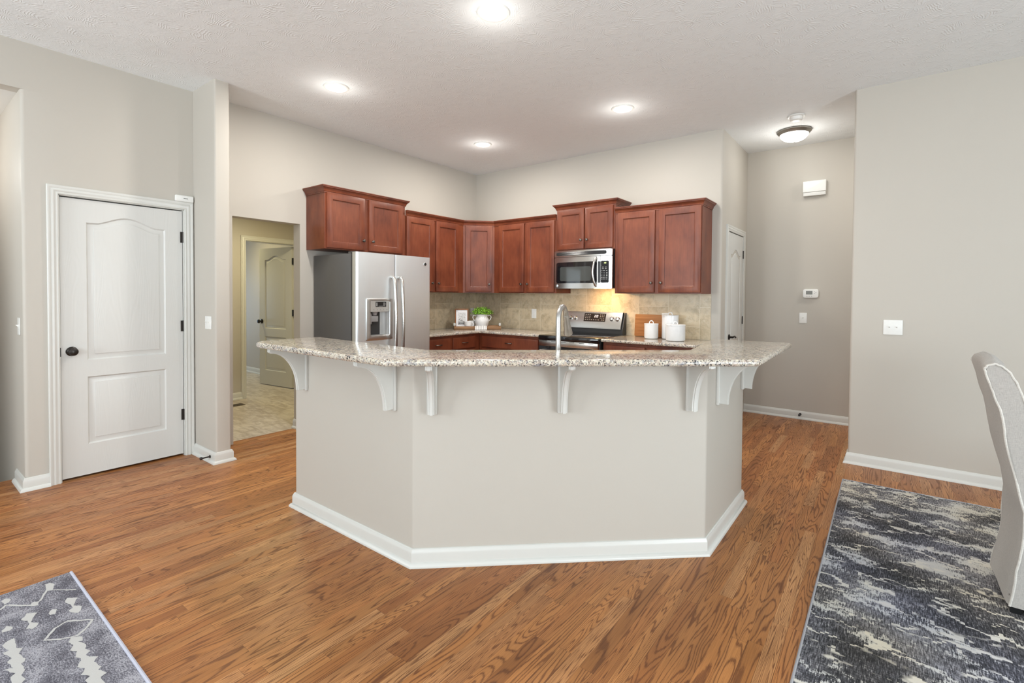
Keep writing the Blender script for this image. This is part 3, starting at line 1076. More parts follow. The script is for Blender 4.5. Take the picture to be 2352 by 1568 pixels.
def turned(mb):
    """brings a piece built on the diagonal face into the cabinet's own frame"""
    bmesh.ops.transform(mb.bm, matrix=Matrix.Rotation(ang, 4, 'Z'), verts=mb.bm.verts)
    return mb


body = [(q[0] - c0.x, q[1] - c0.y) for q in ((0.002, -0.002), (0.002, -0.611), (CH + .002, -0.611), (0.609, -CH), (0.609, -0.002))]
r = thing('upper_cabinet', 'single-door cherry cabinet set diagonally across the kitchen corner', 'cabinet', (c0.x, c0.y, 0), 0, 'cherry wall cabinets')
b = MB()
b.prism(body, 1.385, 2.245)
b.build('carcass', CHERRY, r, smooth=False)
d = turned(panel_door(0.032, dl - 0.032, 1.396, 2.236, -0.021)).build('door', CHERRY, r)
turned(cab_knob(dl - 0.068, -0.021, 1.494)).build('knob', PEWTER, d)
b = MB()
b.sweep([(0, 0), (dl, 0)], crown_prof(), lambda p, v: (p[0], p[1], 2.237 + v), pre=(-0.2, -0.2), post=(dl + 0.2, -0.2))
turned(b).build('crown', CHERRY, r)
upper('short cherry cabinet mounted over the microwave', (1.557, 0, 0), 0, 0.742, 1.868, 2.350, CH,
      [(0.014, 0.365, 1.886, 2.340, 0.335), (0.382, 0.720, 1.886, 2.340, 0.412)],
      [(0, 0), (0, -CH), (0.742, -CH), (0.742, 0)])
upper('tall two-door cherry cabinet above the white canisters', (2.301, 0, 0), 0, 0.911, 1.385, 2.245, CH,
      [(0.034, 0.444, 1.396, 2.238, 0.414), (0.488, 0.905, 1.396, 2.238, 0.517)],
      [(0.0, -CH), (0.911, -CH), (0.911, 0)])


def pull(x, y, z):
    b = MB()
    b.tube([(x - 0.045, y, z), (x - 0.043, y - 0.012, z), (x - 0.030, y - 0.022, z), (x, y - 0.027, z), (x + 0.030, y - 0.022, z), (x + 0.043, y - 0.012, z), (x + 0.045, y, z)], [0.006, 0.005, 0.005, 0.006, 0.005, 0.005, 0.006], 10)
    return b


def lower(label, loc, rz, w, fronts, lows):
    r = thing('base_cabinet', label, 'cabinet', loc, rz, 'cherry base cabinets')
    b = MB()
    b.box(0, w, -0.60, -0.01, 0.10, CZ0)
    b.box(0, w, -0.53, -0.01, 0, 0.10)
    b.build('carcass', CHERRY, r, smooth=False)
    for x0, x1 in fronts:
        d = MB()
        lv = [(0, -0.60), (0, -0.615), (0.003, -0.619), (0.018, -0.621), (0.020, -0.621)]
        d.rings([[(x0 + i, y, 0.715 + i), (x1 - i, y, 0.715 + i), (x1 - i, y, 0.853 - i), (x0 + i, y, 0.853 - i)] for i, y in lv])
        o = d.build('drawer', CHERRY, r)
        pull((x0 + x1) / 2, -0.621, 0.785).build('pull', PEWTER, o)
    for x0, x1, kx in lows:
        o = panel_door(x0, x1, 0.12, 0.690, -0.621).build('door', CHERRY, r)
        cab_knob(kx, -0.621, 0.640).build('knob', PEWTER, o)
    return r


lower('cherry base cabinet with two drawers next to the fridge', (0.002, -1.545, 0), LW, 0.943, [(0.035, 0.418), (0.464, 0.852)], [(0.035, 0.418, 0.39), (0.464, 0.852, 0.49)])
lower('cherry base cabinet with one wide drawer beside the range', (0.604, 0, 0), 0, 0.943, [(0.054, 0.898)], [(0.054, 0.463, 0.44), (0.483, 0.898, 0.51)])
lower('cherry base cabinet under the canister counter', (2.312, 0, 0), 0, 0.935, [(0.03, 0.455), (0.48, 0.905)], [(0.03, 0.455, 0.43), (0.48, 0.905, 0.51)])

# ------------------------------------------------------------------ fridge
fr = thing('refrigerator', 'stainless side-by-side refrigerator with ice and water dispenser', 'refrigerator', (0, -2.488, 0), LW)
FWD, FH = 0.922, 1.752
b = MB()
b.box(0.004, FWD - 0.004, -0.665, -0.025, 0.02, FH - 0.012, 0.004)
b.box(0.03, FWD - .03, -0.60, -0.06, 0, 0.03)
for xx in (0.05, FWD - 0.05):
    b.box(xx - 0.04, xx + 0.04, -0.70, -0.60, FH - 0.012, FH + 0.006, 0.004)
b.build('cabinet_body', SIDEGREY, fr)
YF, YBk = -0.750, -0.678
SPL = 0.446


def door_plan(x0, x1, rl, rr):
    return round_poly([(x0, YBk), (x0, YF), (x1, YF), (x1, YBk)], [0.004, rl, rr, 0.004], 6)


hx0, hx1, hz0, hz1 = 0.150, 0.372, 0.962, 1.190
b = MB()
b.prism(door_plan(0.0, hx0, 0.022, 0), 0.06, FH, 'z')
b.prism(door_plan(hx1, SPL - 0.002, 0, 0.008), 0.06, FH, 'z')
b.box(hx0, hx1, YF, YBk, hz1, FH)
b.box(hx0, hx1, YF, YBk, 0.06, hz0)
fd = b.build('freezer_door', STEEL, fr)
b = MB()
b.prism(door_plan(SPL + 0.004, FWD, 0.008, 0.022), 0.06, FH, 'z')
rdoor = b.build('fresh_food_door', STEEL, fr)
b = MB()
b.box(0.0, FWD, -0.678, -0.664, 0.05, FH - .004)
b.build('door_gasket', GREYSEAM, fr)
# dispenser
b = MB()
ox0, ox1, oz0, oz1 = 0.100, 0.412, 0.916, 1.320
out = rrect(ox0, ox1, oz0, oz1, 0.014)
inn = rrect(hx0, hx1, hz0, 1.296, 0.014)
b.rings([[(p[0], YF + 0.001, p[1]) for p in out], [(p[0], YF - 0.009, p[1]) for p in offset_poly(out, 0.002)], [(p[0], YF - 0.012, p[1]) for p in offset_poly(out, 0.008)],
         [(p[0], YF - 0.010, p[1]) for p in offset_poly(inn, -0.005)], [(p[0], YF - 0.004, p[1]) for p in inn], [(p[0], YF + 0.002, p[1]) for p in inn]], cap0=False, cap1=False)
dsp = b.build('dispenser_frame', mk_steel('satin_silver_trim', (0.60, 0.60, 0.59), 0.34), fd)
b = MB()
b.box(hx0, hx1, YF - 0.006, YF - 0.0005, hz1, 1.296)
b.build('dispenser_controls', plain('silver_control_panel', (0.50, 0.50, 0.48), 0.4, 0.5), fd)
b = MB()
b.box(0.208, 0.330, YF - 0.0075, YF - 0.006, 1.236, 1.286)
b.mi = 1
for k, x in enumerate((0.214, 0.222, 0.300, 0.311)):
    b.box(x, x + 0.004, YF - 0.0085, YF - 0.0075, 1.243, 1.279)
for x in (0.216, 0.312):
    b.box(x, x + 0.012, YF - 0.0085, YF - 0.0075, 1.262, 1.266)
b.box(0.240, 0.290, YF - 0.0085, YF - 0.0075, 1.243, 1.246)
b.mi = 2
for x in (0.185, 0.225, 0.262, 0.300, 0.34):
    b.box(x - 0.006, x + 0.006, YF - 0.0075, YF - 0.006, 1.207, 1.214)
b.build('dispenser_screen', [BLACK, KEYS, plain('grey_icon_print', (0.33, 0.33, 0.32), 0.5)], fd)
b = MB()
n = 14
arc = [(hx0 + (hx1 - hx0) * k / n, YF + 0.002 + 0.085 * math.sin(PI * k / n) ** 0.6) for k in range(n + 1)]
pl = arc + [(hx1, YF + 0.10), (hx0, YF + 0.10)]
b.prism(pl, hz0 - 0.002, hz1 + 0.002)
b.box(hx0, hx1, YF - 0.004, YF + 0.09, hz0 - 0.010, hz0 + 0.004)
b.build('dispenser_well', plain('dull_silver_well', (0.42, 0.42, 0.41), 0.45, 0.55), fd)
b = MB()
b.lathe([(0, 0), (0.020, 0), (0.030, 0.030), (0.036, 0.035), (0, 0.035)], (0.225, YF + 0.035, hz1 - 0.034), 20)
b.box(0.168, 0.182, YF + 0.020, YF + 0.030, hz1 - 0.120, hz1 - 0.015, 0.003)
b.box(0.180, 0.262, YF + 0.024, YF + 0.036, hz1 - 0.098, hz1 - 0.040, 0.006)
b.build('dispenser_paddle', plain('grey_translucent_plastic', (0.30, 0.30, 0.30), 0.25), fd)


def fridge_handle(x):
    b = MB()
    pth = [(x, YF + 0.002, 1.530), (x, YF - 0.030, 1.522), (x, YF - 0.048, 1.495)]
    for k in range(1, 12):
        t = k / 12
        pth.append((x, YF - 0.048 - 0.022 * math.sin(PI * t), 1.495 - 0.89 * t))
    pth += [(x, YF - 0.048, 0.605), (x, YF - 0.030, 0.578), (x, YF + 0.002, 0.570)]
    b.tube(pth, 0.0165, 14)
    return b


fridge_handle(0.404).build('handle', STEELH, fd)
fridge_handle(0.494).build('handle', STEELH, rdoor)
b = MB()
b.lathe([(0, 0), (0.018, 0), (0.018, 0.003), (0.016, 0.004), (0, 0.004)], (0.842, YF, 1.678), 28, 'y')
b.mi = 1
b.lathe([(0.0125, 0.0038), (0.0140, 0.0038), (0.0140, 0.0048), (0.0125, 0.0048)], (0.842, YF, 1.678), 28, 'y')
for sx in (-0.005, 0.004):
    b.tube([(0.842 + sx + 0.0045 * math.cos(a), YF - 0.0045, 1.678 + 0.0065 * math.sin(a)) for a in [0.4 + 5.2 * k / 14 for k in range(15)]], 0.0012, 6)
b.build('badge', [CHROME, BLACK], rdoor)

# ------------------------------------------------------------------ microwave
MWX, MWW, MWZ, MWH = 1.572, 0.728, 1.437, 0.428
mw = thing('microwave', 'stainless over-the-range microwave with black glass door', 'microwave', (MWX, 0, MWZ), 0)
b = MB()
b.box(0, MWW, -0.372, -0.010, 0.004, MWH, 0.003)
b.build('housing', BLACK, mw)


def mwy(x):
    u = (x - MWW / 2) / (MWW / 2)
    return -0.395 - 0.030 * (1 - u * u)


def bowed(x0, x1, z0, z1, off, th, r=0.0, n=28):
    """plate following the bowed front, with rounded corners"""
    b = MB()
    rings = []
    for k in range(n + 1):
        x = x0 + (x1 - x0) * k / n
        e = min(x - x0, x1 - x)
        c = r - math.sqrt(max(0, r * r - (r - e) ** 2)) if e < r else 0.0
        c = min(c, (z1 - z0) / 2 - 1e-4)
        y = mwy(x) - off
        rings.append([(x, y, z0 + c), (x, y, z1 - c), (x, y + th, z1 - c), (x, y + th, z0 + c)])
    b.rings(rings)
    return b


mwd = bowed(0, 0.600, 0.0, 0.352, 0, 0.04, 0.004).build('door', STEELH, mw)
b = bowed(0.602, MWW, 0.0, 0.352, 0, 0.04, 0.004)
ctl = b.build('control_side', STEELH, mw)
b = bowed(0, MWW, 0.356, MWH, 0, 0.04, 0.004)
vent = b.build('vent_trim', STEELH, mw)
b = bowed(0.03, 0.665, 0.372, 0.412, 0.001, 0.003, 0.008)
for k in range(3):
    b2 = 0.377 + 0.0125 * k
    rings = []
    for j in range(29):
        x = 0.035 + 0.625 * j / 28
        y = mwy(x) - 0.001
        rings.append([(x, y - 0.004, b2), (x, y, b2 + 0.008), (x, y + 0.002, b2)])
    b.rings(rings)
b.build('vent_louver', BLACK, vent)
bowed(0.030, 0.560, 0.060, 0.297, 0.0012, 0.003, 0.016).build('window', BLACKGLASS, mwd)
bowed(0.085, 0.490, 0.085, 0.245, 0.0016, 0.001, 0.012).build('window_mesh', plain('window_mesh_grey', (0.060, 0.066, 0.064), 0.10, coat=0.5), mwd)
b = MB()
hp = []
for k in range(15):
    t = k / 14
    hp.append((0.548 - 0.020 * math.sin(PI * t), mwy(0.548) - 0.012 - 0.030 * math.sin(PI * t) ** 0.7, 0.332 - 0.300 * t))
hp = [(0.548, mwy(0.548) + 0.004, 0.336)] + hp + [(0.548, mwy(0.548) + 0.004, 0.028)]
b.tube(hp, 0.0125, 12)
b.build('handle', STEELH, mwd)
bowed(0.570, 0.600, 0.062, 0.294, 0.0012, 0.003, 0.004).build('door_edge', BLACK, mwd)
b = bowed(0.604, 0.693, 0.062, 0.300, 0.0012, 0.003, 0.012)
pad = b.build('keypad', plain('matt_black_keypad', (0.010, 0.010, 0.011), 0.45, spec=0.2), ctl)
b = MB()


def key(x, z, w=0.008, h=0.004):
    y = mwy(x) - 0.002
    b.box(x - w / 2, x + w / 2, y - 0.0006, y + 0.001, z - h / 2, z + h / 2)


for z in (0.231, 0.215):
    for x in (0.628, 0.660):
        key(x, z, 0.018, 0.006)
for x, w in ((0.617, 0.008), (0.640, 0.022), (0.670, 0.014)):
    key(x, 0.194, w, 0.006)
for z in (0.172, 0.155, 0.138):
    for x in (0.617, 0.632, 0.647):
        key(x, z, 0.004, 0.006)
    key(0.672, z, 0.014, 0.008)
for z in (0.120, 0.102):
    for x in (0.617, 0.634, 0.651, 0.672):
        key(x, z, 0.010, 0.007)
b.build('keys', KEYS, pad)


def seven(mb, chars, x, y, z, h, slope=0.0, axis='y', adv=0.62):
    """seven-segment digits as thin bars"""
    SEG = {'0': 'abcdef', '1': 'bc', '2': 'abged', '3': 'abgcd', '5': 'afgcd', '7': 'abc', '4': 'fgbc', ':': ':', '6': 'afgedc', '9': 'abcdfg'}
    t = h * 0.11
    w = h * 0.45
    for ch in chars:
        if ch == ':':
            for zz in (0.3, 0.7):
                mb.box(x, x + t, y - 0.0006, y, z + h * zz - t / 2, z + h * zz + t / 2)
            x += h * 0.22
            continue
        for s in SEG[ch]:
            q = {'a': (0, w, h - t, h), 'g': (0, w, h / 2 - t / 2, h / 2 + t / 2), 'd': (0, w, 0, t), 'f': (0, t, h / 2, h), 'b': (w - t, w, h / 2, h), 'e': (0, t, 0, h / 2), 'c': (w - t, w, 0, h / 2)}[s]
            mb.box(x + q[0], x + q[1], y - 0.0006, y, z + q[2], z + q[3])
        x += h * adv


b = MB()
seven(b, '2:23', 0.641, mwy(0.65) - 0.0025, 0.270, 0.012)
b.build('clock', LEDG, pad)
b = MB()
b.lathe([(0, 0), (0.015, 0), (0.015, 0.003), (0, 0.004)], (0.045, mwy(0.045), 0.031), 24, 'y')
b.build('badge', CHROME, mwd)
b = MB()
b.box(0.45, 0.57, -0.28, -0.20, -0.001, 0.005)
b.build('lamp_lens', emit('warm_task_lens', (1.0, 0.68, 0.30), 3.0), mw)

# ------------------------------------------------------------------ range
RX, RW = 1.553, 0.744
rg = thing('range', 'freestanding electric range with steel backguard and black glass cooktop', 'stove', (RX, 0, 0), 0)
b = MB()
b.box(0.002, RW - 0.002, -0.64, -0.03, 0.03, 0.900, 0.003)
for xx in (0.05, RW - .05):
    for yy in (-0.58, -0.1):
        b.box(xx - .02, xx + .02, yy - .02, yy + .02, 0, 0.04)
b.build('body', BLACK, rg)
b = MB()
b.box(0, RW, -0.675, -0.06, 0.898, 0.918, 0.004)
b.box(0, RW, -0.690, -0.66, 0.868, 0.914, 0.006)
b.build('cooktop', BLACKGLASS, rg)
b = MB()
b.box(0.005, RW - .005, -0.687, -0.64, 0.800, 0.866, 0.006)
odr = b.build('oven_door', STEELH, rg)
b = MB()
b.box(0.005, RW - .005, -0.685, -0.64, 0.22, 0.7995)
b.build('oven_glass', BLACKGLASS, odr)
for x0 in (0.06, 0.17, 0.30, 0.40, 0.52, 0.63):
    b = MB()
    b.box(x0, x0 + 0.06, -0.6880, -0.68, 0.853, 0.858)
    b.build('vent_slot', GREYSEAM, odr)
b = MB()
b.tube([(0.06, -0.74, 0.755), (RW - 0.06, -0.74, 0.755)], 0.013, 12)
for xx in (0.08, RW - 0.08):
    b.tube([(xx, -0.68, 0.765), (xx, -0.74, 0.755)], 0.010, 10)
b.build('oven_handle', STEELH, odr)
b = MB()
b.box(0.012, RW - .012, -0.66, -0.64, 0.06, 0.205, 0.004)
b.build('storage_drawer', BLACK, rg)
# backguard: black riser, slanted steel console
b = MB()
b.prism([(-0.110, 0.918), (-0.110, 0.965), (-0.100, 0.990), (-0.035, 1.166), (-0.012, 1.166), (-0.012, 0.918)], 0.0, RW, 'x')
b.build('backguard', BLACK, rg)
S0, S1 = Vector((-0.117, 1.000)), Vector((-0.057, 1.168))
b = MB()
b.prism([(S0.x, S0.y), (S1.x, S1.y), (-0.020, 1.170), (-0.020, 1.160), (-0.05, 1.15), (-0.100, 0.995), (-0.117, 0.980)], 0.004, RW - 0.022, 'x')
con = b.build('console', STEELH, rg)
sl = math.atan2(S1.x - S0.x, S1.y - S0.y)     # backward slope of the console


def con_pt(x, t, out):
    p = S0 + (S1 - S0) * t
    nv = Vector((-(S1 - S0).y, (S1 - S0).x)).normalized()
    q = p + nv * out
    return (x, q.x, q.y)


def con_plate(mb, x0, x1, t0, t1, o0, o1):
    r0 = [con_pt(x0, t0, o1), con_pt(x1, t0, o1), con_pt(x1, t1, o1), con_pt(x0, t1, o1)]
    r1 = [con_pt(x0, t0, o0), con_pt(x1, t0, o0), con_pt(x1, t1, o0), con_pt(x0, t1, o0)]
    mb.rings([r1, r0])


b = MB()
con_plate(b, 0.240, 0.520, 0.34, 0.90, -0.002, 0.0015)
scr = b.build('display', plain('dark_console_glass', (0.016, 0.010, 0.007), 0.12, coat=0.5), con)
b = MB()
for j, t in enumerate((0.80, 0.69, 0.58)):
    for x in (0.263, 0.289, 0.315):
        con_plate(b, x - 0.008, x + 0.008, t - 0.018, t + 0.018, 0.0, 0.002)
    for x in (0.452, 0.474, 0.496):
        con_plate(b, x - 0.003, x + 0.003, t - 0.018, t + 0.018, 0.0, 0.002)
for x in (0.263, 0.289, 0.315, 0.342, 0.372, 0.400, 0.430, 0.474, 0.496):
    con_plate(b, x - 0.007, x + 0.007, 0.44, 0.475, 0.0, 0.002)
b.build('key_print', KEYS, scr)
b = MB()
xx = 0.376
for ch in '2:23':
    if ch == ':':
        con_plate(b, xx, xx + 0.0025, 0.66, 0.68, 0, 0.0025)
        con_plate(b, xx, xx + 0.0025, 0.74, 0.76, 0, 0.0025)
        xx += 0.006
        continue
    hgt, wd = 0.16, 0.0105
    for s in {'2': 'abged', '3': 'abgcd'}[ch]:
        q = {'a': (0, wd, 0.90, 1), 'g': (0, wd, 0.45, 0.55), 'd': (0, wd, 0, 0.1), 'f': (0, .002, 0.5, 1), 'b': (wd - .002, wd, 0.5, 1), 'e': (0, .002, 0, 0.5), 'c': (wd - .002, wd, 0, 0.5)}[s]
        con_plate(b, xx + q[0], xx + q[1], 0.63 + hgt * q[2], 0.63 + hgt * q[3], 0, 0.0025)
    xx += 0.0145
b.build('clock', LED, scr)
for x in (0.056, 0.122, 0.600, 0.672):
    b = MB()
    nv = Vector((0, -(S1 - S0).y, (S1 - S0).x)).normalized()
    c = Vector(con_pt(x, 0.55, 0))
    u_ = Vector((1, 0, 0))
    v_ = nv.cross(u_)
    rings = []
    for rr, hh_ in ((0.026, 0.0), (0.026, 0.004), (0.0225, 0.007), (0.0225, 0.022), (0.019, 0.027), (0.001, 0.028)):
        rings.append([c + nv * hh_ + (u_ * math.cos(2 * PI * k / 24) + v_ * math.sin(2 * PI * k / 24)) * rr for k in range(24)])
    b.rings(rings)
    g = [c + nv * 0.028 + v_ * s for s in (-0.021, -0.008, 0.008, 0.021)]
    b.tube(g, [0.003, 0.0045, 0.0045, 0.003], 8)
    b.build('burner_knob', CHROME, con)

# ------------------------------------------------------------------ faucet
fp = Vector((3.201, -2.899))
fa = thing('faucet', 'tall brushed-nickel gooseneck faucet rising behind the bar', 'faucet', (fp.x, fp.y, CZ1), 0)
b = MB()
b.lathe([(0, 0), (0.030, 0), (0.030, 0.006), (0.022, 0.012), (0.019, 0.03), (0.019, 0.11), (0.016, 0.115), (0, 0.116)], (0, 0, 0), 24)
b.build('base', NICKEL, fa)
u2 = Vector((0.7365, 0.6764)) * 0.46 - Vector((0.6764, -0.7365)) * 0.888
RA = 0.078
zt = 0.305
pth = [(0, 0, 0.10), (0, 0, 0.20), (0, 0, zt)]
for k in range(1, 13):
    t = PI * k / 12 * 0.90
    s = RA * (1 - math.cos(t))
    pth.append((u2.x * s, u2.y * s, zt + RA * math.sin(t)))
b = MB()
b.tube(pth, 0.0145, 16)
b.build('gooseneck', NICKEL, fa)
e1, e0 = Vector(pth[-1]), Vector(pth[-2])
dn = (e1 - e0).normalized()
b = MB()
b.tube([e1, e1 + dn * 0.012, e1 + dn * 0.030, e1 + dn * 0.080, e1 + dn * 0.118, e1 + dn * 0.124], [0.0155, 0.0165, 0.0165, 0.0215, 0.0265, 0.0235], 20)
b.build('spray_head', NICKEL, fa)
b = MB()
b.tube([(0.0, 0, 0.075), (0.05 * DD.x, 0.05 * DD.y, 0.085), (0.10 * DD.x, 0.10 * DD.y, 0.100)], [0.009, 0.007, 0.006], 10)
b.build('lever', NICKEL, fa)

# ------------------------------------------------------------------ tray and its contents (corner counter)
TA = math.radians(45)
TO = Vector((0.520, -0.540))       # middle of the tray's front edge, tray reaches towards the corner
tr = thing('serving_tray', 'brown wooden serving tray across the corner counter', 'tray', (TO.x, TO.y, CZ1), TA)
TL, TD = 0.595, 0.26


def tloc(x, y, z=0.0):
    """point given in the tray's own frame"""
    p = Matrix.Rotation(TA, 2) @ Vector((x, y))
    return (TO.x + p.x, TO.y + p.y, CZ1 + z)


b = MB()
b.box(-TL / 2, TL / 2, 0, TD, 0, 0.010)
b.box(-TL / 2, TL / 2, 0, 0.012, 0, 0.044, 0.0015)
b.box(-TL / 2, TL / 2, TD - .012, TD, 0, 0.044, 0.0015)
b.box(-TL / 2, -TL / 2 + .012, 0.012, TD - .012, 0, 0.044)
b.box(TL / 2 - .012, TL / 2, 0.012, TD - .012, 0, 0.044)
b.build('tray_box', TRAYWOOD, tr)
for sx in (-1, 1):
    b = MB()
    x = sx * (TL / 2 - 0.006)
    b.tube([(x, 0.085, 0.040), (x, 0.085, 0.068), (x, 0.095, 0.074), (x, 0.165, 0.074), (x, 0.175, 0.068), (x, 0.175, 0.040)], 0.0048, 10)
    b.lathe([(0, 0), (0.0165, 0), (0.0165, 0.034), (0, 0.034)], (x - 0.0, 0.085, 0.048), 16, 'z')
    b.build('tray_handle', [plain('pale_metal_handle', (0.72, 0.72, 0.68), 0.3, 0.4)], tr)

# framed sketch
fp_ = tloc(-0.1985, 0.110, 0.0105)
pf = thing('picture_frame', 'small walnut frame with a grey sketch leaning on the tray', 'picture frame', fp_, TA)
tilt = Matrix.Rotation(math.radians(-10), 4, 'X')
FWI, FHI = 0.172, 0.256


def tilted(mb):
    bmesh.ops.transform(mb.bm, matrix=tilt, verts=mb.bm.verts)
    return mb


b = MB()
b.box(-FWI / 2, -FWI / 2 + .014, 0, .020, 0, FHI, .0015)
b.box(FWI / 2 - .014, FWI / 2, 0, .020, 0, FHI, .0015)
b.box(-FWI / 2 + .014, FWI / 2 - .014, 0, .020, 0, .014, .0015)
b.box(-FWI / 2 + .014, FWI / 2 - .014, 0, .020, FHI - .014, FHI, .0015)
tilted(b).build('frame', FRAMEWOOD, pf)
b = MB()
b.box(-FWI / 2 + .012, FWI / 2 - .012, .008, .014, .012, FHI - .012)
tilted(b).build('mat_board', plain('white_mat', (0.78, 0.78, 0.80), 0.6), pf)


def mk_sketch():
    t = NT('grey_ink_sketch')
    v = t.coord()
    n1 = t.noise(v, 45, 4, 0.6, 1.5)
    ln = t.ramp(t.m('ABSOLUTE', t.m('SUBTRACT', n1, 0.5)), [(0.010, 0.25), (0.035, 0.72)])
    z = t.sep(v)[2]
    low = t.ramp(t.m('ADD', t.m('MULTIPLY', z, 4.0), t.m('MULTIPLY', t.noise(v, 60, 3), 0.7)), [(0.55, 0.10), (0.80, 1.0)])
    return t.done(t.mix(1.0, ln, low, 'MULTIPLY'), 0.6)


b = MB()
b.box(-.049, .049, .0070, .0082, .052, .206)
tilted(b).build('print', mk_sketch(), pf)
b = MB()
b.tube([(0, 0.064, FHI * 0.75), (0, 0.115, 0.002)], 0.006, 8)
b.build('easel_leg', FRAMEWOOD, pf)


def mug(loc, rz, label):
    r = thing('mug', label, 'mug', loc, rz, 'white mugs on the tray')
    b = MB()
    b.lathe([(0, 0.002), (0.028, 0.0), (0.033, 0.004), (0.040, 0.022), (0.044, 0.050), (0.045, 0.086), (0.0435, 0.088), (0.0418, 0.086), (0.041, 0.050), (0.036, 0.022), (0.028, 0.008), (0, 0.007)], (0, 0, 0), 32)
    bmesh.ops.scale(b.bm, vec=(1.12, 1.12, 1.08), verts=b.bm.verts)
    b.build('cup', CERAMIC, r)
    b = MB()
    b.tube([(0.0475, 0, 0.078), (0.058, 0, 0.078), (0.072, 0, 0.069), (0.074, 0, 0.053), (0.064, 0, 0.035), (0.052, 0, 0.027), (0.041, 0, 0.022)], 0.0052, 10)
    b.build('handle', CERAMIC, r)
    return r


mug(tloc(-0.118, 0.062, 0.0102), TA - 0.35, 'white mug in front of the framed sketch')
mug(tloc(-0.074, 0.184, 0.0102), TA + 0.05, 'white mug tucked between first mug and white urn')

# potted plant
pt = thing('potted_plant', 'bushy green plant in a white two-handled urn on the tray', 'plant', tloc(0.062, 0.130, 0.010), TA)
b = MB()
b.lathe([(0, 0.0), (0.055, 0.0), (0.062, 0.004), (0.080, 0.040), (0.091, 0.082), (0.093, 0.105), (0.086, 0.128), (0.074, 0.146), (0.072, 0.158), (0.078, 0.172), (0.082, 0.178), (0.079, 0.181), (0.074, 0.174), (0.068, 0.158), (0.06, 0.15), (0, 0.15)], (0, 0, 0), 36)
b.build('urn', CERAMIC, pt)
for sx in (-1, 1):
    b = MB()
    b.tube([(sx * 0.076, 0, 0.160), (sx * 0.094, 0, 0.170), (sx * 0.112, 0, 0.164), (sx * 0.119, 0, 0.146), (sx * 0.114, 0, 0.124), (sx * 0.102, 0, 0.108), (sx * 0.090, 0, 0.100)], 0.0065, 10)
    b.build('urn_handle', CERAMIC, pt)
rnd = random.Random(3)
b = MB()
for k in range(760):
    a = rnd.uniform(0, 2 * PI)
    el = math.acos(rnd.uniform(-0.15, 1))
    rr = rnd.uniform(0.55, 1.0)
    c = Vector((0.148 * rr * math.sin(el) * math.cos(a), 0.105 * rr * math.sin(el) * math.sin(a), 0.195 + 0.088 * rr * math.cos(el)))
    sz = rnd.uniform(0.006, 0.012)
    nrm = Vector((math.sin(el) * math.cos(a), math.sin(el) * math.sin(a), math.cos(el) + 0.5)) + Vector((rnd.uniform(-.7, .7), rnd.uniform(-.7, .7), rnd.uniform(-.5, .5)))
    nrm.normalize()
    q = nrm.to_track_quat('Z', 'Y')
    spin = rnd.uniform(0, 2 * PI)
    lp = []
    for j, (ru, rv) in enumerate(((0, 1.0), (0.62, 0.35), (0.55, -0.45), (0, -1.0), (-0.55, -0.45), (-0.62, 0.35))):
        uu = ru * math.cos(spin) - rv * math.sin(spin)
        vv = ru * math.sin(spin) + rv * math.cos(spin)
        lp.append(b.bm.verts.new(c + q @ Vector((uu * sz, vv * sz, 0.25 * sz * (abs(rv))))))
    ctr = b.bm.verts.new(c + q @ Vector((0, 0, -0.15 * sz)))
    for j in range(6):
        b.face([ctr, lp[j], lp[(j + 1) % 6]])
for k in range(26):
    a = 2 * PI * k / 26
    rr = 0.05 + 0.05 * rnd.random()
    b.tube([(0.03 * math.cos(a), 0.03 * math.sin(a), 0.150), (rr * 0.7 * math.cos(a), rr * 0.7 * math.sin(a), 0.19), (rr * math.cos(a), rr * math.sin(a), 0.235)], 0.0015, 5)
b.build('foliage', LEAF1, pt)

# striped towel over the tray's front rim


def mk_stripes():
    t = NT('striped_towel_cotton')
    x = t.sep(t.coord())[0]
    f = t.m('FRACT', t.m('MULTIPLY', t.m('ADD', x, 1.0), 46.0))
    st = t.m('LESS_THAN', t.m('ABSOLUTE', t.m('SUBTRACT', f, 0.5)), 0.075)
    return t.done(t.mix(st, (0.78, 0.77, 0.76), (0.16, 0.16, 0.17)), 0.9, spec=0.1)


b = MB()
tp = [(0.075, 0.014), (0.045, 0.018), (0.022, 0.042), (0.008, 0.0475), (-0.006, 0.043), (-0.014, 0.020), (-0.024, 0.006), (-0.040, 0.0030)]
for lay, dx in ((0.0, 0.0), (0.0028, 0.006)):
    rings = []
    for k in range(9):
        x = -0.072 + 0.144 * k / 8 + dx
        wv = 0.002 * math.sin(k * 1.3 + lay * 900)
        rg_ = [(x + 0.25 * max(0, 0.045 - z) * -0.4, y - wv - lay, z + lay) for y, z in tp]
        rings.append(rg_ + [(q[0], q[1] + 0.0005, q[2] - 0.0024) for q in reversed(rg_)])
    b.rings(rings)
tw = b.build('hand_towel', mk_stripes())
tw.location = tloc(0.040, 0.0, 0.0005)
tw.rotation_euler = (0, 0, TA)
tag(tw, 'white hand towel with thin dark stripes draped over the tray rim', 'towel')

# ------------------------------------------------------------------ canister counter
b = MB()
tilt2 = math.radians(5)
bd = MB()
bd.prism(rrect(-0.160, 0.160, 0, 0.242, 0.010), 0, 0.018, 'y', 0.002)
bmesh.ops.transform(bd.bm, matrix=Matrix.Rotation(-tilt2, 4, 'X'), verts=bd.bm.verts)
cb = bd.build('cutting_board', BOARDWOOD)
cb.location = (2.572, -0.054, CZ1 + 0.0018)
tag(cb, 'rectangular wooden cutting board leaning on the tile behind the canisters', 'cutting board')


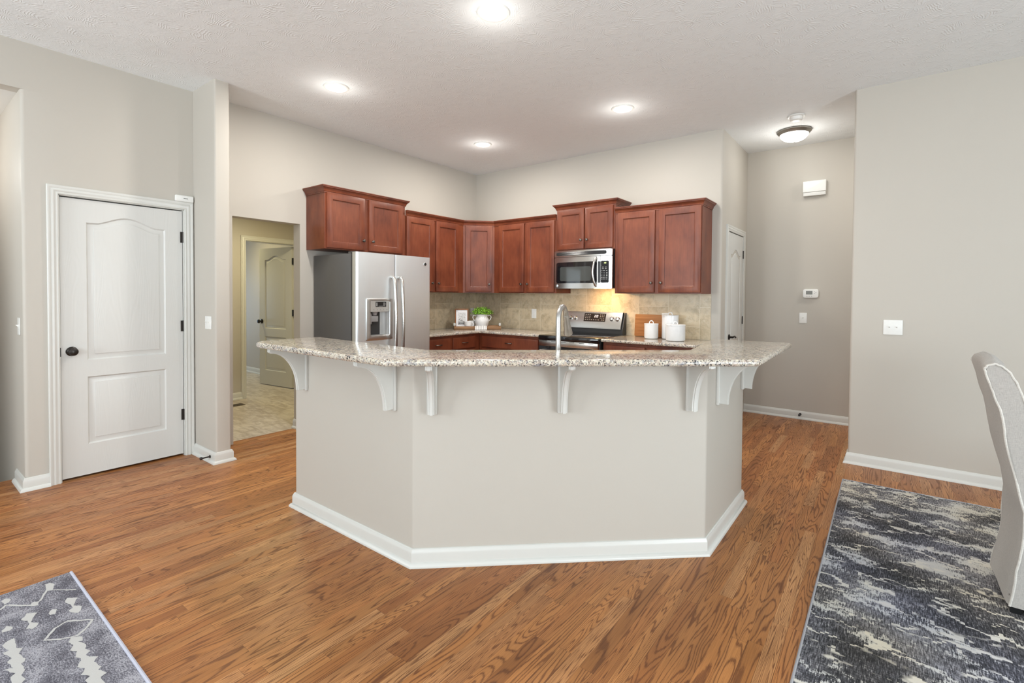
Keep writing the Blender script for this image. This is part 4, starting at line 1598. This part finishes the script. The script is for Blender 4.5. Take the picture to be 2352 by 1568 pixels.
def canister(loc, r, h, label, rz=0.5):
    t = thing('canister', label, 'canister', loc, rz, 'white canisters')
    b = MB()
    b.lathe([(0, 0), (r * 0.82, 0), (r * 0.94, 0.004), (r, 0.016), (r, h - 0.004), (r - 0.003, h - 0.004), (0, h - 0.006)], (0, 0, 0), 40)
    b.build('jar', ENAMEL, t)
    b = MB()
    b.lathe([(0, h - 0.004), (r * 1.02, h - 0.004), (r * 1.03, h), (r * 1.02, h + 0.007), (r * 0.97, h + 0.009), (0, h + 0.011)], (0, 0, 0), 40)
    ld = b.build('lid', ENAMEL, t)
    b = MB()
    b.tube([(0.021 * math.cos(a), 0, h + 0.008 + 0.029 * math.sin(a)) for a in [PI * k / 14 for k in range(15)]], 0.0048, 10)
    b.build('loop_handle', ENAMEL, ld)
    return t


canister((2.681, -0.240, CZ1), 0.0715, 0.150, 'smallest slim white canister standing before the cutting board')
canister((2.848, -0.150, CZ1), 0.084, 0.240, 'tall white canister rising behind the other two')
canister((2.968, -0.335, CZ1), 0.094, 0.156, 'wide low white canister nearest the counter end')

# ------------------------------------------------------------------ switches, outlets and small wall devices


def plate(name, label, loc, rz, w, h, kind, cat):
    """cover plate on the wall: back on y = 0, front towards -y"""
    r = thing(name, label, cat, loc, rz)
    b = MB()
    b.prism(rrect(-w / 2, w / 2, -h / 2, h / 2, 0.003, 3), -0.006, -0.0002, 'y', 0.002)
    b.build('cover_plate', PLASTIC, r)
    n = {'one': 1, 'two': 2, 'outlet': 1, 'rocker': 1}[kind]
    for k in range(n):
        x = 0 if n == 1 else (-0.023 + 0.046 * k)
        b = MB()
        if kind == 'outlet':
            for zz in (-0.020, 0.020):
                b.prism(rrect(x - 0.0165, x + 0.0165, zz - 0.0135, zz + 0.0135, 0.006, 4), -0.0075, -0.005, 'y')
            b.mi = 1
            for zz in (-0.020, 0.020):
                for dx in (-0.006, 0.006):
                    b.box(x + dx - 0.001, x + dx + 0.001, -0.0078, -0.006, zz - 0.002, zz + 0.007)
            b.build('receptacle', [PLASTIC, GREYSEAM], r)
        elif kind == 'rocker':
            b.prism(rrect(x - 0.0165, x + 0.0165, -0.033, 0.033, 0.002, 3), -0.008, -0.005, 'y', 0.001)
            b.build('rocker', PLASTIC, r)
        else:
            b.box(x - 0.006, x + 0.006, -0.0072, -0.005, -0.013, 0.013)
            b.prism([(-0.006, -0.004), (-0.019, 0.006), (-0.019, 0.011), (-0.006, 0.010)], x - 0.004, x + 0.004, 'x')
            for zz in (-0.030, 0.030):
                b.lathe([(0, 0), (0.003, 0), (0.003, 0.001), (0, 0.0015)], (x, -0.0058, zz), 10, 'y')
            b.build('toggle', PLASTIC, r)
    return r


plate('light_switch', 'white double switch plate on the plain dining wall', (4.6825, YR, 1.1275), 0, 0.121, 0.116, 'two', 'switch')
plate('light_switch', 'white single switch plate below the thermostat', (3.9015, YH, 1.1275), 0, 0.073, 0.114, 'one', 'switch')
plate('light_switch', 'white double switch plate on the stub wall beside the pantry door', (0.296, -3.561, 1.120), 0, 0.116, 0.104, 'two', 'switch')
plate('light_switch', 'white switch plate on the stair wall seen edge-on', (-0.135, YS, 1.120), 0, 0.075, 0.118, 'one', 'switch')
plate('wall_outlet', 'white plate on tile between plant and range', (1.0195, -0.008, 1.120), 0, 0.074, 0.120, 'rocker', 'outlet')
plate('wall_outlet', 'white plate on tile peeking out behind the tall canister', (2.742, -0.008, 1.118), 0, 0.072, 0.116, 'outlet', 'outlet')
plate('wall_outlet', 'pale plate on tile behind the potted plant', (0.008, -0.085, 1.115), LW, 0.072, 0.116, 'outlet', 'outlet')

th = thing('thermostat', 'white thermostat with grey screen on the hall wall', 'thermostat', (3.971, YH, 1.399), 0)
b = MB()
b.prism(rrect(-0.074, 0.074, -0.049, 0.049, 0.022, 6), -0.028, -0.0002, 'y', 0.006)
b.build('case', PLASTIC, th)
b = MB()
b.box(-0.044, 0.018, -0.0295, -0.027, -0.010, 0.030)
b.build('screen', plain('grey_lcd', (0.16, 0.16, 0.14), 0.3), th)
btn = plain('pale_grey_button', (0.55, 0.55, 0.54), 0.4)
for x, z in ((0.036, 0.020), (0.036, 0.000), (0.050, 0.010), (-0.034, -0.030), (-0.012, -0.030), (0.010, -0.030)):
    b = MB()
    b.prism(rrect(x - 0.006, x + 0.006, z - 0.0045, z + 0.0045, 0.003, 3), -0.0300, -0.027, 'y')
    b.build('button', btn, th)

b = MB()
b.prism(rrect(-0.107, 0.107, -0.040, 0.080, 0.004, 3), -0.058, -0.0002, 'y', 0.004)
ch = thing('door_chime', 'white doorbell chime box high on the hall wall', 'doorbell chime', (3.989, YH, 2.545), 0)
b.build('cover', PLASTIC, ch)
b = MB()
b.prism(rrect(-0.104, 0.104, -0.080, -0.0402, 0.003, 3), -0.050, -0.0002, 'y', 0.003)
b.build('grille', plain('greyish_white_plastic', (0.70, 0.70, 0.67), 0.45), ch)  # grille plastic a little greyer than the cover

b = MB()
b.prism(rrect(-0.066, 0.066, -0.026, 0.026, 0.008, 4), -0.028, -0.0002, 'y', 0.006)
sn = thing('door_sensor', 'white sensor box on the pantry door casing', 'sensor', (0, -3.634, 2.136), LW)
b.build('case', PLASTIC, sn)
b = MB()
b.box(-0.008, 0.016, -0.0288, -0.0275, -0.001, 0.003)
b.lathe([(0, 0), (0.003, 0), (0.003, 0.0015), (0, 0.002)], (0.020, -0.0278, 0.001), 10, 'y')
b.build('indicator', GREYSEAM, sn)


def doorstop(label, loc, rz):
    r = thing('door_stop', label, 'door stop', loc, rz, None)
    b = MB()
    b.lathe([(0, 0), (0.013, 0), (0.013, 0.004), (0.006, 0.007), (0.0055, 0.060), (0, 0.060)], (0, 0, 0), 16, 'y')
    b.build('post', BRONZE, r)
    b = MB()
    b.lathe([(0, 0.058), (0.011, 0.058), (0.0125, 0.064), (0.011, 0.074), (0, 0.076)], (0, 0, 0), 16, 'y')
    b.build('bumper', BLACK, r)
    return r


doorstop('black door stop low on the hall baseboard', (3.893, YH - 0.014, 0.056), 0)
doorstop('black door stop on the stub wall baseboard', (0.345, -3.575, 0.045), 0)

vt = thing('floor_register', 'brown floor vent in the laundry tile', 'vent', (-1.60, -2.60, 0), 0)
b = MB()
b.prism(rrect(-0.06, 0.06, -0.14, 0.14, 0.004, 3), -0.001, 0.004)
b.build('frame', plain('brown_register_metal', (0.12, 0.085, 0.055), 0.5, 0.3), vt)
b = MB()
for k in range(9):
    b.box(-0.045, 0.045, -0.12 + k * 0.028, -0.105 + k * 0.028, 0.0035, 0.0048)
b.build('slots', GREYSEAM, vt)

# ------------------------------------------------------------------ ceiling lights


def recessed(x, y, label):
    r = thing('recessed_light', label, 'ceiling light', (x, y, H), 0, 'recessed ceiling lights')
    b = MB()
    b.lathe([(0.074, 0.0), (0.074, -0.004), (0.082, -0.010), (0.096, -0.008), (0.100, -0.002), (0.100, 0.0)], (0, 0, 0), 40)
    b.build('trim_ring', PLASTIC, r)
    b = MB()
    b.lathe([(0, -0.001), (0.0755, -0.001), (0.0755, -0.003), (0.05, -0.007), (0, -0.008)], (0, 0, 0), 40)
    b.build('lens', LENS, r)
    area('recessed_lamp', (x, y, H - 0.020), (x, y, 0), 0.14, 0.14, 27, (1.0, 0.955, 0.89), 'DISK')
    gd = bpy.data.lights.new('recessed_glow', 'POINT')
    gd.energy = 1.8
    gd.color = (1.0, 0.965, 0.91)
    gd.shadow_soft_size = 0.06
    go = bpy.data.objects.new('recessed_glow', gd)
    COL.objects.link(go)
    go.location = (x, y, H - 0.15)
    return r


recessed(2.756, -2.946, 'glowing recessed ceiling light over the bar, biggest in view')
recessed(1.053, -2.895, 'glowing recessed ceiling light toward the pantry side')
recessed(1.023, -1.040, 'glowing recessed ceiling light closest to the kitchen corner')
recessed(2.726, -1.092, 'glowing recessed ceiling light in front of the canister cabinet')

fl = thing('flush_light', 'round dome ceiling light with pewter rim in the hall', 'ceiling light', (3.863, 0.483, H), 0)
b = MB()
b.lathe([(0, -0.001), (0.148, -0.001), (0.155, -0.006), (0.155, -0.014), (0.146, -0.024), (0.138, -0.034), (0.130, -0.040), (0.122, -0.036), (0, -0.03)], (0, 0, 0), 48)
b.build('rim', mk_steel('antique_pewter_rim', (0.34, 0.32, 0.29), 0.38), fl)
b = MB()
b.lathe([(0.128, -0.036)] + [(0.128 * math.cos(PI / 2 * k / 12), -0.036 - 0.075 * math.sin(PI / 2 * k / 12)) for k in range(1, 13)], (0, 0, 0), 48)
b.build('dome', DOMEGLOW, fl)
b = MB()
b.lathe([(0, -0.108), (0.010, -0.108), (0.012, -0.114), (0.007, -0.122), (0, -0.124)], (0, 0, 0), 16)
b.build('finial', NICKEL, fl)
pd = bpy.data.lights.new('hall_lamp', 'POINT')
pd.energy = 6
pd.color = (1.0, 0.965, 0.91)
pd.shadow_soft_size = 0.12
po = bpy.data.objects.new('hall_lamp', pd)
COL.objects.link(po)
po.location = (3.863, 0.483, H - 0.26)

sd = thing('smoke_detector', 'small white smoke detector on the hall ceiling', 'smoke detector', (3.941, 0.033, H), 0)
b = MB()
b.lathe([(0, -0.0005), (0.074, -0.0005), (0.076, -0.006), (0.070, -0.012), (0.060, -0.013), (0, -0.013)], (0, 0, 0), 36)
b.build('base', PLASTIC, sd)
b = MB()
b.lathe([(0.058, -0.012), (0.054, -0.030), (0.050, -0.040), (0.042, -0.045), (0, -0.046)], (0, 0, 0), 36)
b.build('cover', PLASTIC, sd)

# ------------------------------------------------------------------ rugs
RZ = 0.009
rr_ = thing('area_rug', 'dark distressed charcoal and cream rug under the linen chair', 'rug', (4.40, -0.825, 0), 0)
b = MB()
b.box(0.008, 2.60, -3.3, -0.008, 0.0005, RZ, 0.003)
b.build('pile', RUGD, rr_)
b = MB()
e_ = [(0, -3.308), (0, 0), (2.608, 0)]
b.tube([(0.006, -3.3, 0.006), (0.006, -0.006, 0.006), (2.60, -0.006, 0.006)], 0.0058, 8)
b.build('binding', RUGEDGE, rr_)

lr = thing('area_rug', 'lilac-grey rug with cream zigzag motifs by the living area', 'rug', (0, 0, 0), 0)
b = MB()
b.box(1.533, 3.95, -7.0, -4.645, 0.0005, RZ, 0.003)
b.build('pile', RUGG, lr)
b = MB()
b.tube([(3.95, -4.646, 0.0062), (1.54, -4.646, 0.0062)], 0.0070, 8)
b.build('binding', RUGEDGEL, lr)
b = MB()


MZ = [RZ + 0.0006]
jr = random.Random(11)


def ragged(poly, amp=0.005, closed=True):
    """splits the sides and shakes the new points, for a woven-looking outline"""
    out = []
    n = len(poly)
    for k in range(n if closed else n - 1):
        p, q = Vector(poly[k]), Vector(poly[(k + 1) % n])
        m_ = max(1, int((q - p).length / 0.012))
        for j in range(m_):
            w = p + (q - p) * (j / m_)
            out.append((w.x + jr.uniform(-amp, amp) * (j > 0), w.y + jr.uniform(-amp, amp) * (j > 0) * 0.5))
    if not closed:
        out.append(tuple(poly[-1]))
    return out


def flat(poly, amp=0.005):
    MZ[0] += 0.00002
    vs = [b.bm.verts.new((p[0], p[1], MZ[0])) for p in ragged(poly, amp)]
    es = [b.bm.edges.new((vs[k], vs[(k + 1) % len(vs)])) for k in range(len(vs))]
    bmesh.ops.triangle_fill(b.bm, use_beauty=True, use_dissolve=False, edges=es)


def ribbon(line, w=0.006, closed=False):
    MZ[0] += 0.00002
    L = ragged(line, 0.0022, closed)
    n = len(L)
    V = []
    for k in range(n):
        p = Vector(L[k])
        a_ = Vector(L[k - 1]) if (k > 0 or closed) else p
        c_ = Vector(L[(k + 1) % n]) if (k < n - 1 or closed) else p
        d = (c_ - a_).normalized()
        sd_ = Vector((-d.y, d.x)) * w * jr.uniform(0.7, 1.2)
        V.append((b.bm.verts.new((p.x - sd_.x, p.y - sd_.y, MZ[0])), b.bm.verts.new((p.x + sd_.x, p.y + sd_.y, MZ[0]))))
    for k in range(n if closed else n - 1):
        q = V[(k + 1) % n]
        b.face([V[k][0], q[0], q[1], V[k][1]])


lineA = [(1.68, -4.9), (1.655, -4.881), (1.697, -4.849), (1.741, -4.814), (1.729, -4.784), (1.676, -4.762), (1.635, -4.744)]
dia = [(2.075, -4.824), (2.016, -4.784), (1.998, -4.743), (2.065, -4.677), (2.105, -4.701), (2.141, -4.738), (2.119, -4.783)]
star = [(1.583, -4.746), (1.581, -4.729), (1.608, -4.717), (1.671, -4.732), (1.657, -4.747)]
blobA = [(1.815, -4.717), (1.794, -4.706), (1.826, -4.676), (1.862, -4.692), (1.883, -4.702), (1.916, -4.681), (1.951, -4.691), (1.963, -4.703), (1.936, -4.72), (1.911, -4.722), (1.904, -4.709), (1.867, -4.708), (1.833, -4.719)]
blobB = [(1.842, -4.858), (1.799, -4.835), (1.826, -4.807), (1.864, -4.827), (1.889, -4.836), (1.921, -4.817), (1.943, -4.827), (1.951, -4.841), (1.932, -4.856), (1.899, -4.841), (1.867, -4.842)]
blobC = [(1.738, -4.816), (1.717, -4.802), (1.735, -4.788), (1.765, -4.795), (1.752, -4.813)]
s1 = [(1.875, -4.779), (1.848, -4.764), (1.864, -4.751), (1.897, -4.762), (1.891, -4.778)]
s2 = [(1.868, -4.916), (1.845, -4.901), (1.87, -4.885), (1.893, -4.896), (1.886, -4.918)]
s3 = [(1.606, -4.889), (1.587, -4.876), (1.614, -4.859), (1.637, -4.868), (1.644, -4.883)]
band1 = [(2.132, -4.757), (2.161, -4.728), (2.194, -4.734), (2.186, -4.746), (2.228, -4.731), (2.256, -4.739), (2.284, -4.73), (2.3, -4.746), (2.322, -4.74), (2.346, -4.719), (2.368, -4.737), (2.418, -4.726), (2.429, -4.738), (2.469, -4.722), (2.477, -4.741), (2.541, -4.741), (2.493, -4.778), (2.454, -4.78), (2.443, -4.763), (2.411, -4.783), (2.381, -4.765), (2.353, -4.781), (2.307, -4.762), (2.286, -4.773), (2.251, -4.761), (2.224, -4.777), (2.198, -4.761), (2.163, -4.77)]
band2 = [(1.974, -4.918), (1.967, -4.893), (2.046, -4.898), (2.067, -4.882), (2.098, -4.898), (2.15, -4.886), (2.173, -4.901), (2.224, -4.898), (2.248, -4.911), (2.282, -4.904), (2.308, -4.923), (2.289, -4.938), (2.23, -4.935), (2.22, -4.922), (2.167, -4.943), (2.18, -4.922), (2.121, -4.931), (2.109, -4.918), (2.046, -4.933), (2.044, -4.917), (1.991, -4.93)]
for pl in (star, blobA, blobB, blobC, s1, s2, s3, band1, band2):
    flat(pl)
ribbon(lineA, 0.0045)
ribbon([(1.667, -4.731), (1.746, -4.667)], 0.004)
ribbon(dia, 0.0045, True)
for k in range(1, 9):       # the motif goes on along the rug, outside the frame
    for pl in (blobA, blobB, s1, band1, band2):
        flat([(p[0] + (0.58 * (k % 3)), p[1] - 0.30 * ((k + 2) // 3)) for p in pl])
b.build('motif', RUGCREAM, lr, smooth=False)

# ------------------------------------------------------------------ linen dining chair
chx = thing('dining_chair', 'slipcovered linen dining chair with pale piping on the dark rug', 'chair', (0, 0, 0), 0)
Y0, Y1 = -2.268, -1.812
rear = [(5.078, 0.045), (5.108, 0.257), (5.116, 0.353), (5.115, 0.456), (5.081, 0.626), (5.052, 0.772), (5.034, 0.875), (5.019, 0.924), (5.004, 0.991), (4.990, 1.037), (4.989, 1.056), (4.997, 1.071)]
top = [(5.020, 1.080), (5.043, 1.071)]
front = [(5.060, 1.056), (5.085, 1.008), (5.111, 0.915), (5.140, 0.80), (5.175, 0.64), (5.205, 0.52), (5.215, 0.42), (5.215, 0.045)]


def dens(line, n=3):
    out = []
    for a_, c_ in zip(line[:-1], line[1:]):
        for k in range(n):
            out.append((a_[0] + (c_[0] - a_[0]) * k / n, a_[1] + (c_[1] - a_[1]) * k / n))
    out.append(line[-1])
    return out


prof = dens(rear + top + front, 2)
b = MB()
rings = []
NS = 14
for k in range(NS + 1):
    t = k / NS
    y = Y0 + (Y1 - Y0) * t
    e = min(t, 1 - t)
    rnd_ = 0.010 * (1 - min(1, e / 0.07)) ** 2
    crownz = 0.030 * math.sin(PI * t) ** 0.7
    ring = []
    for x, z in prof:
        ins = rnd_ * (1 if x < 5.13 else -1)
        wob = 0.0025 * math.sin(17 * z + 5 * t) + 0.002 * math.sin(9 * t + 23 * z)
        skirt = 0.003 * math.sin(3.0 * t * PI) * max(0, 0.30 - z) / 0.30 if x < 5.13 else 0
        ring.append((x + ins + wob - skirt, y + 0.004 * math.sin(21 * z) * (1 if k in (0, NS) else 0), z + (crownz * max(0, z - 0.95) / 0.13)))
    rings.append(ring)
b.rings(rings)
b.build('backrest', LINEN, chx, ang=60)
b = MB()
b.box(5.19, 5.66, Y0 + 0.005, Y1 - 0.005, 0.36, 0.485, 0.035, 4)
b.build('seat', LINEN, chx, ang=60)
b = MB()
rings = []
path = [(5.21, Y0 + 0.01), (5.645, Y0 + 0.01), (5.645, Y1 - 0.01), (5.21, Y1 - 0.01)]
for z, o_ in ((0.40, 0.0), (0.25, 0.003), (0.045, 0.012)):
    rings.append([(p[0] + (o_ if p[0] > 5.4 else 0), p[1] + (o_ if p[1] > -2.0 else -o_), z) for p in path])
b.rings(rings)
b.build('skirt', LINEN, chx)


def wavy(line, y, seed, t):
    r_ = random.Random(seed)
    out = []
    for q in dens(line, 4):
        wob = 0.0025 * math.sin(17 * q[1] + 5 * t) + 0.002 * math.sin(9 * t + 23 * q[1])
        out.append((q[0] + (0.007 if q[0] < 5.13 and q[1] < 1.05 else 0.003) + wob + r_.uniform(-0.0012, 0.0012), y + 0.004 * math.sin(21 * q[1]) + r_.uniform(-0.0015, 0.0015), q[1] + r_.uniform(-0.001, 0.001)))
    return out


for y, sd_, rad_ in ((Y0, 1, 0.0046), (Y1, 2, 0.0035)):
    b = MB()
    b.tube(wavy(rear + top + front[:6], y, sd_, sd_ - 1), rad_, 8)
    b.build('piping', PIPING, chx)
for x, y in ((5.110, Y0 + 0.045), (5.110, Y1 - 0.045), (5.60, Y0 + 0.045), (5.60, Y1 - 0.045)):
    b = MB()
    b.rings([[(x - 0.018, y - 0.018, RZ + .0008), (x + 0.018, y - 0.018, RZ + .0008), (x + 0.018, y + 0.018, RZ + .0008), (x - 0.018, y + 0.018, RZ + .0008)],
             [(x - 0.023, y - 0.023, 0.09), (x + 0.023, y - 0.023, 0.09), (x + 0.023, y + 0.023, 0.09), (x - 0.023, y + 0.023, 0.09)]])
    b.build('foot', BLACK, chx)
